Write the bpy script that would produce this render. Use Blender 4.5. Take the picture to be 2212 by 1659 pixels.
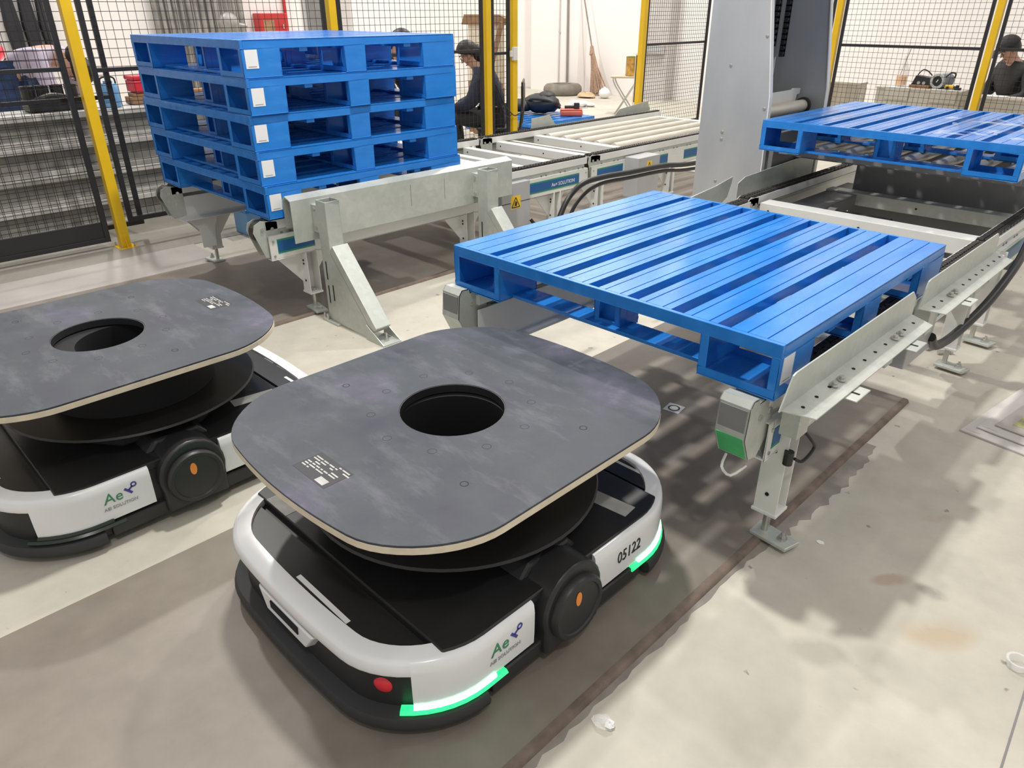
import bpy, bmesh, math, random
from mathutils import Vector, Matrix, Euler
random.seed(7)
for o in list(bpy.data.objects): bpy.data.objects.remove(o, do_unlink=True)
SC = bpy.context.scene
COL = SC.collection
R = math.radians

# ------------------------------------------------------------------ camera
cd = bpy.data.cameras.new('camera'); cam = bpy.data.objects.new('camera', cd); COL.objects.link(cam)
cd.sensor_fit = 'HORIZONTAL'; cd.sensor_width = 36.0; cd.lens = 25.4686
cd.clip_start = 0.05; cd.clip_end = 200
cam.location = (1.85715, -1.57636, 1.37562)
cam.rotation_euler = (R(62.68554), R(0.13954), R(44.93603))
SC.camera = cam

# ------------------------------------------------------------------ light
SC.view_settings.view_transform = 'Standard'; SC.view_settings.look = 'None'
SC.view_settings.exposure = 0.0; SC.view_settings.gamma = 1.0
SC.view_settings.use_curve_mapping = False
W = bpy.data.worlds.new('hall_light'); SC.world = W; W.use_nodes = True
bg = W.node_tree.nodes['Background']
bg.inputs['Color'].default_value = (1.0, 0.975, 0.95, 1); bg.inputs['Strength'].default_value = 0.58

def lamp(name, loc, power, size, col=(1, .97, .92), target=None):
    l = bpy.data.lights.new(name, 'AREA'); l.shape = 'DISK'; l.size = size; l.energy = power; l.color = col
    o = bpy.data.objects.new(name, l); COL.objects.link(o); o.location = loc
    if target is not None:
        o.rotation_euler = (Vector(target) - Vector(loc)).to_track_quat('-Z', 'Y').to_euler()
    return o
lamp('hall_or_fill_lamp', (-0.45, 0.25, 4.0), 135, 0.22)
lamp('hall_or_fill_lamp', (-3.4, 6.6, 8.5), 430, 0.45)
lamp('hall_or_fill_lamp', (3.6, 5.6, 7.2), 90, 0.45)  # added fill from the far right, not a known fixture
lamp('hall_or_fill_lamp', (-8.2, 1.5, 9.0), 520, 0.45)  # added to brighten the left wall, no fixture known here
lamp('hall_or_fill_lamp', (4.2, -2.6, 7.2), 130, 0.45)  # added fill from the right front, for the shaded floor
lamp('hall_or_fill_lamp', (-6.2, 8.2, 6.5), 170, 0.4)

# ------------------------------------------------------------------ materials
MATS = {}
def nodes(name):
    m = bpy.data.materials.new(name); m.use_nodes = True; MATS[name] = m
    nt = m.node_tree; return m, nt, nt.nodes['Principled BSDF']
def coord(nt, scale=(1, 1, 1), kind='Object'):
    tc = nt.nodes.new('ShaderNodeTexCoord'); mp = nt.nodes.new('ShaderNodeMapping')
    mp.inputs['Scale'].default_value = scale
    nt.links.new(tc.outputs[kind], mp.inputs['Vector']); return mp.outputs['Vector']
def noise(nt, vec, scale, detail=4, rough=.55):
    n = nt.nodes.new('ShaderNodeTexNoise'); n.inputs['Scale'].default_value = scale
    n.inputs['Detail'].default_value = detail; n.inputs['Roughness'].default_value = rough
    nt.links.new(vec, n.inputs['Vector']); return n.outputs['Fac']
def ramp(nt, fac, stops):
    r = nt.nodes.new('ShaderNodeValToRGB'); e = r.color_ramp.elements
    while len(e) < len(stops): e.new(0.5)
    for i, (p, c) in enumerate(stops):
        e[i].position = p; e[i].color = (c[0], c[1], c[2], 1) if not isinstance(c, float) else (c, c, c, 1)
    nt.links.new(fac, r.inputs['Fac']); return r.outputs['Color']
def mix(nt, fac, a, b, mode='MIX'):
    m = nt.nodes.new('ShaderNodeMix'); m.data_type = 'RGBA'; m.blend_type = mode
    for sock, v in ((m.inputs[0], fac), (m.inputs[6], a), (m.inputs[7], b)):
        if hasattr(v, 'is_output'): nt.links.new(v, sock)
        elif isinstance(v, (int, float)): sock.default_value = v
        else: sock.default_value = (v[0], v[1], v[2], 1)
    return m.outputs[2]
def bump(nt, b, h, strength=.2, dist=.01):
    n = nt.nodes.new('ShaderNodeBump'); n.inputs['Strength'].default_value = strength; n.inputs['Distance'].default_value = dist
    nt.links.new(h, n.inputs['Height']); nt.links.new(n.outputs['Normal'], b.inputs['Normal'])
def plain(name, col, rough=.5, metal=0., var=.12, scale=6., coat=0., spec=.5, bumpy=0.):
    """one coloured material with a little procedural unevenness"""
    m, nt, b = nodes(name)
    v = coord(nt); f = noise(nt, v, scale, 5)
    lo = [max(0, c * (1 - var)) for c in col]; hi = [min(1, c * (1 + var)) for c in col]
    nt.links.new(ramp(nt, f, [(.3, lo), (.7, hi)]), b.inputs['Base Color'])
    b.inputs['Roughness'].default_value = rough; b.inputs['Metallic'].default_value = metal
    b.inputs['Coat Weight'].default_value = coat; b.inputs['Specular IOR Level'].default_value = spec
    if bumpy: bump(nt, b, noise(nt, v, scale * 6, 3), bumpy, .004)
    return m
def lit(name, col, strength):
    m, nt, b = nodes(name)
    b.inputs['Base Color'].default_value = (*col, 1); b.inputs['Emission Color'].default_value = (*col, 1)
    b.inputs['Emission Strength'].default_value = strength; return m

plain('white_paint', (.72, .72, .69), .38, var=.04)
plain('white_gloss', (.80, .81, .82), .22, var=.03, coat=.3)
plain('yellow_paint', (.80, .50, .01), .38, var=.06)
plain('black_steel', (.018, .018, .02), .45)
plain('black_plastic', (.022, .022, .024), .42, var=.2)
plain('deck_plastic', (.016, .016, .017), .38, var=.25, scale=4)
plain('black_rubber', (.03, .03, .032), .6, var=.2)
plain('dark_void', (.004, .004, .006), .8)
plain('grey_panel', (.42, .42, .43), .42, var=.05)
plain('dark_grey_panel', (.20, .20, .20), .5, var=.1)
plain('strip_blue', (.01, .10, .30), .35, var=.05)
plain('strip_green', (.02, .26, .15), .4, var=.05)
plain('mask_green', (.06, .42, .14), .5, var=.25, scale=12)
plain('zinc_bolt', (.55, .55, .52), .3, metal=.8)
plain('chain_steel', (.06, .055, .05), .38, metal=.6)
plain('label_white', (.82, .82, .82), .5, var=.02)
plain('print_grey', (.35, .35, .36), .6)
plain('print_black', (.02, .02, .025), .6)
plain('logo_green', (.06, .26, .12), .5)
plain('logo_blue', (.06, .06, .30), .5)
plain('warning_yellow', (.85, .55, .03), .45, var=.04)
plain('orange_mark', (.85, .28, .05), .5, var=.05)
plain('stop_red', (.75, .03, .05), .3)
plain('tape_grey', (.42, .42, .40), .6, var=.15, scale=30)
plain('plywood_edge', (.68, .60, .46), .6, var=.1, scale=30)
plain('wall_white', (.86, .82, .80), .9, var=.03, scale=.6)
plain('red_paint', (.50, .03, .03), .4, var=.1)
plain('red_plastic', (.72, .03, .06), .35)
plain('orange_case', (.68, .14, .08), .4, var=.08)
plain('cabinet_beige', (.60, .56, .48), .5, var=.03)
plain('paper_white', (.85, .85, .84), .7, var=.02)
plain('skin', (.55, .32, .23), .55, var=.08)
plain('hair_black', (.012, .010, .010), .5)
plain('jacket_navy', (.018, .022, .05), .75, var=.3, scale=14, bumpy=.3)
plain('jacket_black', (.016, .016, .018), .7, var=.3, scale=12, bumpy=.3)
plain('jeans_blue', (.03, .06, .16), .8, var=.35, scale=14, bumpy=.3)
plain('shirt_lavender', (.55, .48, .60), .8, var=.12, scale=10, bumpy=.3)
plain('trousers_dark', (.02, .02, .025), .8, var=.25)
plain('speaker_grey', (.20, .22, .25), .5, var=.15)
plain('speaker_rim', (.45, .46, .46), .35, var=.05)
plain('wood_brown', (.30, .17, .09), .6, var=.3, scale=9)
plain('straw_brown', (.36, .24, .17), .8, var=.3, scale=30)
plain('pole_grey', (.25, .22, .20), .5)
plain('tyre_grey', (.20, .18, .15), .8, var=.25, scale=8)
plain('can_ochre', (.50, .28, .06), .4, var=.5, scale=18)
plain('can_green', (.25, .32, .04), .4)
plain('stool_wood', (.52, .42, .30), .6)
plain('bag_black', (.016, .017, .022), .55, var=.5, scale=10, bumpy=.5)
plain('juice_orange', (.85, .40, .05), .2, var=.05)
plain('cable_black', (.012, .012, .013), .4)
plain('bucket_blue', (.16, .36, .62), .4)
plain('pillar_grey', (.55, .52, .50), .85, var=.05)
plain('pipe_bundle', (.30, .29, .27), .5, metal=.3, var=.3)
plain('flange_lit', (.52, .51, .48), .5, var=.35, scale=5)  # lit top edges of the stacked beams, put into the colour
plain('roller_zinc', (.66, .62, .54), .35, metal=.2, var=.08)
plain('cardboard', (.50, .36, .22), .8, var=.1)
plain('print_yellow', (.34, .33, .14), .5, var=.5, scale=30)

def blue_paint():
    m, nt, b = nodes('pallet_blue')
    v = coord(nt, (3, 1.0, 3), 'Object'); f = noise(nt, v, 5, 6)
    nt.links.new(ramp(nt, f, [(.30, (.018, .180, .57)), (.60, (.024, .215, .66)), (.78, (.045, .265, .74))]), b.inputs['Base Color'])
    f2 = noise(nt, coord(nt, (6, 1.5, 6)), 3, 5)
    nt.links.new(ramp(nt, f2, [(.35, .16), (.7, .36)]), b.inputs['Roughness'])
    b.inputs['Coat Weight'].default_value = .12; b.inputs['Coat Roughness'].default_value = .12; b.inputs['Specular IOR Level'].default_value = .32
    bump(nt, b, noise(nt, coord(nt, (8, 1, 8)), 2.2, 2), .10, .01)
blue_paint()
def galv():
    m, nt, b = nodes('galvanised')
    v = coord(nt); vo = nt.nodes.new('ShaderNodeTexVoronoi'); vo.inputs['Scale'].default_value = 45
    nt.links.new(v, vo.inputs['Vector']); f = noise(nt, v, 5, 5)
    sp = ramp(nt, vo.outputs['Color'], [(0., (.42, .45, .42)), (1., (.58, .60, .55))])
    cl = ramp(nt, f, [(.3, (.43, .46, .43)), (.7, (.60, .62, .57))])
    nt.links.new(mix(nt, .6, sp, cl), b.inputs['Base Color'])
    b.inputs['Metallic'].default_value = .35
    nt.links.new(ramp(nt, f, [(.3, .34), (.7, .52)]), b.inputs['Roughness'])
galv()
def sheet():
    m, nt, b = nodes('mast_sheet')
    f = noise(nt, coord(nt, (1, 1, .5)), 3.0, 6)
    nt.links.new(ramp(nt, f, [(.3, (.40, .41, .43)), (.7, (.50, .51, .52))]), b.inputs['Base Color'])
    b.inputs['Metallic'].default_value = .35; b.inputs['Roughness'].default_value = .45
sheet()
def top_plate():
    m, nt, b = nodes('worn_plate')
    v = coord(nt); f = noise(nt, v, 3.2, 8, .65); g = noise(nt, coord(nt, (1.6, 4.5, 1)), 2.4, 8, .72)
    c = ramp(nt, f, [(.34, (.032, .034, .052)), (.50, (.048, .056, .066)), (.62, (.078, .076, .108)), (.76, (.17, .172, .205))])
    c2 = mix(nt, ramp(nt, g, [(.52, 0.0), (.80, .5)]), c, (.19, .19, .215))
    nt.links.new(c2, b.inputs['Base Color'])
    nt.links.new(ramp(nt, f, [(.3, .45), (.7, .62)]), b.inputs['Roughness']); b.inputs['Specular IOR Level'].default_value = .3
top_plate()
def concrete():
    m, nt, b = nodes('concrete')
    v = coord(nt); f = noise(nt, v, 1.1, 8, .6); g = noise(nt, v, 7, 8, .65); h = noise(nt, v, 55, 4)
    c = ramp(nt, f, [(.30, (.40, .37, .31)), (.55, (.51, .48, .405)), (.75, (.58, .545, .465))])
    c = mix(nt, .35, c, ramp(nt, g, [(.3, (.36, .335, .285)), (.7, (.61, .575, .495))]), 'MIX')
    sp = noise(nt, v, 24, 3, .4)
    c = mix(nt, ramp(nt, sp, [(.25, .8), (.285, 0.)]), c, (.22, .20, .17))
    # rust stain and oily marks that lie on the slab
    def spot(cx, cy, rx, ry, ang, col, amt, c):
        tc = nt.nodes.new('ShaderNodeTexCoord'); mp = nt.nodes.new('ShaderNodeMapping'); mp.vector_type = 'TEXTURE'
        mp.inputs['Location'].default_value = (cx, cy, 0); mp.inputs['Rotation'].default_value = (0, 0, ang); mp.inputs['Scale'].default_value = (rx, ry, 1)
        nt.links.new(tc.outputs['Object'], mp.inputs['Vector'])
        gr = nt.nodes.new('ShaderNodeTexGradient'); gr.gradient_type = 'SPHERICAL'; nt.links.new(mp.outputs['Vector'], gr.inputs['Vector'])
        mul = nt.nodes.new('ShaderNodeMath'); mul.operation = 'MULTIPLY'; nt.links.new(gr.outputs['Fac'], mul.inputs[0]); nt.links.new(ramp(nt, g, [(.38, .1), (.62, 1.)]), mul.inputs[1])
        return mix(nt, ramp(nt, mul.outputs[0], [(.05, 0.), (.40, amt)]), c, col)
    c = spot(1.675, .10, .12, .075, .9, (.42, .28, .13), 0.46, c)
    c = spot(1.522, .21, .07, .03, .9, (.38, .22, .15), 0.5, c)
    c = spot(1.517, .587, .07, .03, .9, (.36, .20, .13), 0.5, c)
    c = spot(1.616, .236, .05, .03, 0, (.20, .20, .17), 0.5, c)
    c = spot(1.49, -.173, .09, .06, .4, (.24, .24, .20), 0.43, c)
    c = spot(1.627, -.093, .09, .06, 0, (.30, .30, .25), 0.37, c)
    nt.links.new(c, b.inputs['Base Color'])
    b.inputs['Roughness'].default_value = .62
    bump(nt, b, mix(nt, .5, g, h), .12, .004)
concrete()
def lane():
    m, nt, b = nodes('lane_plate')
    v = coord(nt); f = noise(nt, coord(nt, (1.5, .5, 1)), 2.2, 8, .6); g = noise(nt, v, 9, 7, .6)
    c = ramp(nt, f, [(.30, (.165, .140, .112)), (.55, (.218, .186, .150)), (.75, (.258, .218, .190))])
    c = mix(nt, .3, c, ramp(nt, g, [(.3, (.165, .143, .12)), (.7, (.31, .28, .245))]))
    nt.links.new(c, b.inputs['Base Color']); b.inputs['Roughness'].default_value = .5
    bump(nt, b, g, .08, .003)
lane()
plain('lane_edge', (.165, .122, .096), .7, var=.35, scale=14, bumpy=.4)
plain('screed_patch', (.26, .235, .205), .7, var=.2, scale=12)
plain('shade_strip', (.27, .25, .215), .6, var=.15, scale=3)  # darker floor tone that paints in the shade by the left fence
plain('walk_strip', (.40, .375, .35), .55, var=.12, scale=3)
def glass(name, col, rough=.12, alpha=.20):
    m, nt, b = nodes(name)
    f = noise(nt, coord(nt), 20, 3)
    nt.links.new(ramp(nt, f, [(.3, col), (.7, (1, 1, 1))]), b.inputs['Base Color']); b.inputs['Alpha'].default_value = alpha
    b.inputs['Roughness'].default_value = rough
glass('clear_plastic', (.95, .97, .96))
lit('led_core', (.42, 1., .66), 3.2)
lit('led_glow', (.02, .60, .17), 1.6)
plain('led_off', (.02, .03, .02), .3)

# ------------------------------------------------------------------ mesh helpers
class MB:
    def __init__(s): s.v = []; s.f = []
    def add(s, vs, fs):
        n = len(s.v); s.v += [tuple(v) for v in vs]; s.f += [tuple(i + n for i in f) for f in fs]; return s
    def box(s, x0, x1, y0, y1, z0, z1):
        return s.add([(x0, y0, z0), (x1, y0, z0), (x1, y1, z0), (x0, y1, z0), (x0, y0, z1), (x1, y0, z1), (x1, y1, z1), (x0, y1, z1)],
                     [(0, 3, 2, 1), (4, 5, 6, 7), (0, 1, 5, 4), (1, 2, 6, 5), (2, 3, 7, 6), (3, 0, 4, 7)])
    def bar(s, a, b, w, h, up=(0, 0, 1)):
        a = Vector(a); b = Vector(b); d = (b - a).normalized(); u = Vector(up)
        x = d.cross(u)
        if x.length < 1e-5: x = d.cross(Vector((1, 0, 0)))
        x.normalize(); z = x.cross(d).normalized()
        vs = []
        for p in (a, b):
            for i, j in ((-1, -1), (1, -1), (1, 1), (-1, 1)): vs.append(p + x * (i * w / 2) + z * (j * h / 2))
        return s.add(vs, [(0, 1, 2, 3), (7, 6, 5, 4), (0, 4, 5, 1), (1, 5, 6, 2), (2, 6, 7, 3), (3, 7, 4, 0)])
    def cyl(s, a, b, r, n=16, r2=None):
        a = Vector(a); b = Vector(b); d = (b - a).normalized(); r2 = r if r2 is None else r2
        x = d.orthogonal().normalized(); y = d.cross(x); vs = []
        for p, q in ((a, r), (b, r2)):
            for k in range(n):
                t = 2 * math.pi * k / n; vs.append(p + (x * math.cos(t) + y * math.sin(t)) * q)
        fs = [(k, (k + 1) % n, n + (k + 1) % n, n + k) for k in range(n)]
        fs += [tuple(reversed(range(n))), tuple(range(n, 2 * n))]
        return s.add(vs, fs)
    def ring(s, c, ax, r0, r1, h, n=32):
        """flat washer of inner radius r0, outer radius r1, height h along ax from c"""
        c = Vector(c); d = Vector(ax).normalized(); x = d.orthogonal().normalized(); y = d.cross(x); vs = []
        for rr, hh in ((r0, 0), (r1, 0), (r1, h), (r0, h)):
            for k in range(n):
                t = 2 * math.pi * k / n; vs.append(c + d * hh + (x * math.cos(t) + y * math.sin(t)) * rr)
        fs = []
        for a in range(4):
            b = (a + 1) % 4
            for k in range(n): fs.append((a * n + k, a * n + (k + 1) % n, b * n + (k + 1) % n, b * n + k))
        return s.add(vs, fs)
    def prism(s, poly, axis, a, b):
        """poly: 2D points; axis 'x': (y,z), 'y': (x,z), 'z': (x,y); extruded from a to b"""
        def P(q, t):
            return (t, q[0], q[1]) if axis == 'x' else (q[0], t, q[1]) if axis == 'y' else (q[0], q[1], t)
        n = len(poly); vs = [P(q, a) for q in poly] + [P(q, b) for q in poly]
        fs = [tuple(range(n)), tuple(reversed(range(n, 2 * n)))] + [(k, n + k, n + (k + 1) % n, (k + 1) % n) for k in range(n)]
        return s.add(vs, fs)
    def tube(s, pts, r, n=10, smooth=6):
        P = [Vector(p) for p in pts]
        if smooth and len(P) > 2:
            Q = []
            for i in range(len(P) - 1):
                p0 = P[max(i - 1, 0)]; p1 = P[i]; p2 = P[i + 1]; p3 = P[min(i + 2, len(P) - 1)]
                for k in range(smooth):
                    t = k / smooth
                    Q.append(.5 * ((2 * p1) + (p2 - p0) * t + (2 * p0 - 5 * p1 + 4 * p2 - p3) * t * t + (3 * p1 - p0 - 3 * p2 + p3) * t ** 3))
            Q.append(P[-1]); P = Q
        vs = []; up = None
        for i, p in enumerate(P):
            d = (P[min(i + 1, len(P) - 1)] - P[max(i - 1, 0)]).normalized()
            if up is None: up = d.orthogonal().normalized()
            up = (up - d * up.dot(d)).normalized(); y = d.cross(up)
            rr = r[min(i * len(r) // len(P), len(r) - 1)] if isinstance(r, (list, tuple)) else r
            for k in range(n):
                t = 2 * math.pi * k / n; vs.append(p + (up * math.cos(t) + y * math.sin(t)) * rr)
        fs = [(i * n + k, i * n + (k + 1) % n, (i + 1) * n + (k + 1) % n, (i + 1) * n + k) for i in range(len(P) - 1) for k in range(n)]
        fs += [tuple(reversed(range(n))), tuple(range((len(P) - 1) * n, len(P) * n))]
        return s.add(vs, fs)
    def lathe(s, prof, c=(0, 0, 0), n=24):
        vs = []; fs = []
        for r, z in prof:
            for k in range(n):
                t = 2 * math.pi * k / n; vs.append((c[0] + r * math.cos(t), c[1] + r * math.sin(t), c[2] + z))
        for i in range(len(prof) - 1):
            for k in range(n): fs.append((i * n + k, i * n + (k + 1) % n, (i + 1) * n + (k + 1) % n, (i + 1) * n + k))
        fs += [tuple(reversed(range(n))), tuple(range((len(prof) - 1) * n, len(prof) * n))]
        return s.add(vs, fs)
    def blob(s, c, r, n=14, m=9, jitter=0., seed=1):
        rnd = random.Random(seed); vs = []; fs = []
        for i in range(m + 1):
            ph = math.pi * i / m
            for k in range(n):
                t = 2 * math.pi * k / n; j = 1 + jitter * (rnd.random() - .5)
                vs.append((c[0] + r[0] * math.sin(ph) * math.cos(t) * j, c[1] + r[1] * math.sin(ph) * math.sin(t) * j, c[2] + r[2] * math.cos(ph) * j))
        for i in range(m):
            for k in range(n): fs.append((i * n + k, (i + 1) * n + k, (i + 1) * n + (k + 1) % n, i * n + (k + 1) % n))
        return s.add(vs, fs)
    def band(s, path, prof, closed=False):
        """sweep a closed profile of (outward offset, z) along a plan path of (x, y, nx, ny)"""
        n = len(prof); vs = []
        for x, y, nx, ny in path:
            for o, z in prof: vs.append((x + nx * o, y + ny * o, z))
        fs = []; L = len(path)
        for i in range(L if closed else L - 1):
            j = (i + 1) % L
            for k in range(n): fs.append((i * n + k, j * n + k, j * n + (k + 1) % n, i * n + (k + 1) % n))
        if not closed: fs += [tuple(range(n)), tuple(reversed(range((L - 1) * n, L * n)))]
        return s.add(vs, fs)
    def build(s, name, mat, parent=None, bevel=0, smooth=False, segs=2):
        me = bpy.data.meshes.new(name); me.from_pydata([tuple(v) for v in s.v], [], s.f)
        bm = bmesh.new(); bm.from_mesh(me); bmesh.ops.remove_doubles(bm, verts=bm.verts, dist=1e-6)
        bmesh.ops.recalc_face_normals(bm, faces=bm.faces); bm.to_mesh(me); bm.free()
        if smooth:
            me.shade_smooth()
            if smooth != 'all': me.set_sharp_from_angle(angle=R(40))
        me.materials.append(MATS[mat])
        o = bpy.data.objects.new(name, me); COL.objects.link(o)
        if parent is not None: o.parent = parent
        if bevel:
            b = o.modifiers.new('bevel', 'BEVEL'); b.width = bevel; b.segments = segs; b.limit_method = 'ANGLE'; b.angle_limit = R(40)
        return o
def tag(o, label, cat, group=None):
    o['label'] = label; o['category'] = cat
    if group: o['group'] = group
    return o
def thing(name, label, cat, loc=(0, 0, 0), rz=0., group=None):
    o = bpy.data.objects.new(name, None); COL.objects.link(o); o.location = loc; o.rotation_euler = (0, 0, rz)
    o.empty_display_size = .1
    return tag(o, label, cat, group)
def struct(o): o['kind'] = 'structure'; return o
def stuff(o): o['kind'] = 'stuff'; return o
def box(name, mat, b, parent=None, bevel=0): return MB().box(*b).build(name, mat, parent, bevel)
def copy_tree(o, parent=None):
    c = o.copy(); COL.objects.link(c); c.parent = parent
    for ch in list(o.children): copy_tree(ch, c)
    return c
def text(name, s, size, mat, parent, origin, xdir, ydir, extrude=.0008, shear=0., bold=0., xscale=1.):
    cu = bpy.data.curves.new('lettering', 'FONT'); cu.body = s; cu.size = size; cu.extrude = extrude; cu.shear = shear; cu.offset = bold
    cu.resolution_u = 3
    t = bpy.data.objects.new('lettering', cu); COL.objects.link(t)
    dg = bpy.context.evaluated_depsgraph_get(); me = bpy.data.meshes.new_from_object(t.evaluated_get(dg))
    bpy.data.objects.remove(t, do_unlink=True); bpy.data.curves.remove(cu)
    x = Vector(xdir).normalized(); y = Vector(ydir).normalized(); z = x.cross(y)
    me.transform(Matrix.Diagonal((xscale, 1, 1, 1))); mt = Matrix((x, y, z)).transposed().to_4x4(); mt.translation = Vector(origin); me.transform(mt)
    me.materials.clear(); me.materials.append(MATS[mat]); me.name = name
    o = bpy.data.objects.new(name, me); COL.objects.link(o); o.parent = parent; return o
def bolt(parent, p, ax, r=.008, h=.006, mat='zinc_bolt'):
    p = Vector(p); a = Vector(ax).normalized(); return MB().cyl(p, p + a * h, r, 8).build('bolt', mat, parent)

# ================================================================== the setting
struct(box('floor', 'concrete', (-14, 8, -7, 10.2, -.12, 0)))
struct(box('wall_back', 'wall_white', (-9.9, 8, 9.7, 9.95, 0, 7.6)))
struct(box('wall_left', 'wall_white', (-9.9, -9.5, -7, 9.7, 0, 7.6)))
struct(box('trim_1', 'wall_white', (-8.68, -7.5, 9.5, 9.7, 0, 7.6)))          # pilaster on the back wall
struct(box('trim_2', 'pillar_grey', (-6.05, -5.55, 9.45, 9.7, 0, 7.6)))
struct(box('trim_3', 'wall_white', (-9.5, -9.2, 5.85, 6.95, 0, 7.6)))         # pillar standing at the left wall
# raised lane plates under the two lines, their rusty edge bars
struct(box('trim_4', 'lane_plate', (.055, 1.172, -4.5, 1.29, 0, .012), bevel=.002))
struct(MB().prism([(1.172, 0), (1.196, 0), (1.192, .010), (1.186, .0135), (1.172, .0135)], 'y', -4.5, 1.29).build('trim_5', 'lane_edge', smooth=True))
struct(box('trim_6', 'lane_plate', (-2.47, -1.305, -4.5, 4.6, 0, .012), bevel=.002))
struct(MB().prism([(-1.305, 0), (-1.281, 0), (-1.285, .010), (-1.291, .0135), (-1.305, .0135)], 'y', -4.5, 4.6).build('trim_7', 'lane_edge', smooth=True))
struct(box('trim_8', 'walk_strip', (-2.95, -2.47, -4.5, .25, 0, .004)))
struct(box('trim_11', 'shade_strip', (-3.9, -2.95, -4.5, 2.6, 0, .003)))  # shaded floor along the fence, painted as a darker strip
struct(MB().bar((1.905, -.5, .0006), (1.872, .06, .0006), .004, .0012).build('trim_9', 'dark_grey_panel'))
struct(MB().bar((-3.3, -3.5, .001), (-3.18, 3, .001), .008, .0015).build('trim_10', 'dark_grey_panel'))

m = MB(); rj = random.Random(9); ys = [-.95 + .028 * k for k in range(66)]
xs = [1.204 + .012 * rj.random() + (.030 * max(0, math.sin((y - .05) * 3.2)) + .02 * rj.random() if .05 < y < .95 else 0) for y in ys]
m.v = [(1.192, y, .0012) for y in ys] + [(x, y, .0012) for x, y in zip(xs, ys)] + [(1.192, y, .0) for y in ys] + [(x, y, .0) for x, y in zip(xs, ys)]
n = len(ys); m.f = [(k, n + k, n + k + 1, k + 1) for k in range(n - 1)] + [(n + k, 3 * n + k, 3 * n + k + 1, n + k + 1) for k in range(n - 1)]
struct(m.build('trim_12', 'screed_patch'))

# ================================================================== steel pallets
PW, PL, PH = 1.2, 1.18, .15
def make_pallet():
    t = thing('steel_pallet', 'x', 'pallet')
    rails = t
    slots = [.162, .200, .304, .346, .441, .486, .585, .624, .725, .765, .871, .912, 1.013, 1.051]
    edges = [0] + slots + [PW]
    y0, y1 = .014, PL - .014
    for k in range(8):
        a, b = edges[2 * k], edges[2 * k + 1]
        m = MB(); w = b - a
        # hat-section slat with two shallow pressed ribs along its length
        cuts = [a, a + w * .22, a + w * .26, a + w * .74, a + w * .78, b] if w < .13 else [a, a + w * .30, a + w * .325, a + w * .66, a + w * .685, b]
        for i in range(5):
            zt = PH if i % 2 == 0 else PH - .003
            m.box(cuts[i], cuts[i + 1], y0, y1, PH - .006, zt)
        for x in (a, b - .003):
            if .01 < x < PW - .01: m.box(x, x + .003, y0 + .012, y1 - .012, PH - .032, PH - .005)
        m.build('slat', 'pallet_blue', t)
    MB().box(0, PW, 0, .014, PH - .036, PH).box(0, PW, 0, .06, PH - .036, PH - .033).build('edge_rail', 'pallet_blue', t, .002)
    MB().box(0, PW, PL - .014, PL, PH - .036, PH).box(0, PW, PL - .06, PL, PH - .036, PH - .033).build('edge_rail', 'pallet_blue', t, .002)
    for x in (0, PW - .004): MB().box(x, x + .004, .014, PL - .014, PH - .036, PH - .001).build('side_rail', 'pallet_blue', t)
    for y in (.30, .59, .88): MB().box(.005, PW - .005, y - .02, y + .02, PH - .052, PH - .033).build('cross_channel', 'pallet_blue', t)
    for yi, (a, b) in enumerate(((.0, .18), (.510, .625), (.972, 1.18))):
        for xi, (c, d) in enumerate(((0, .222), (.555, .655), (.978, PW))):
            w = .024 if xi != 1 else .02
            m = MB(); zt = PH - .034
            if xi == 1 and yi == 0: a2, b2 = .085, .18
            else: a2, b2 = a, b
            m.box(c, d, a2, b2, 0, .004)
            m.box(c, d, a2, a2 + .004, 0, w).box(c, d, b2 - .004, b2, 0, w)
            m.box(c, c + .004, a2, b2, .004, zt).box(d - .004, d, a2, b2, .004, zt)
            for yy in (a2, b2 - .004):
                m.box(c, c + w, yy, yy + .004, w, zt).box(d - w, d, yy, yy + .004, w, zt)
            if xi == 1: m.box(c, d, a2 + .03, a2 + .034, 0, zt)
            m.build('foot_block', 'pallet_blue', t, .0015)
    for y in (.105, .57, 1.08): MB().box(.222, PW - .222, y - .045, y + .045, 0, .012).build('bottom_rail', 'pallet_blue', t, .002)
    # paper tag on the front end of the right flank
    lb = MB().box(PW, PW + .0012, .016, .074, .038, .112).build('tag', 'label_white', t); lb['label'] = 'white paper tag'
    MB().box(PW + .0012, PW + .0016, .026, .064, .044, .047).build('printed_line', 'print_grey', lb)
    return t
pal = make_pallet()
pal.location = (0, 0, .51); pal['label'] = 'single glossy blue steel pallet on the chain conveyor in front of the robot'
POS = [(-2.504, -.02, .512 + .15 * k) for k in range(5)]
ST = ['bottom blue pallet of the stack of five, resting on the conveyor', 'second blue pallet from the bottom in the stack of five',
      'middle blue pallet in the stack of five', 'second blue pallet from the top in the stack of five', 'topmost blue pallet of the stack of five']
for k in range(5):
    lab = [.0, .004, -.003, .002, -.004][k]; c = copy_tree(pal); dx = [.012, .0, -.006, .004, 0][k]; c.location = (POS[k][0] + dx, POS[k][1] + dx * .6, POS[k][2] + .0012 * k)
    c['label'] = ST[k]; c['group'] = 'stacked blue pallets'
c = copy_tree(pal); c.location = (-.04, 2.185, .712); c['label'] = 'blue steel pallet raised on the lift beside the grey mast, wrap remnants on its top'
c = copy_tree(pal); c.location = (-5.62, 5.05, .0005); c['label'] = 'blue pallet lying on the floor under the black bag'
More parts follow.
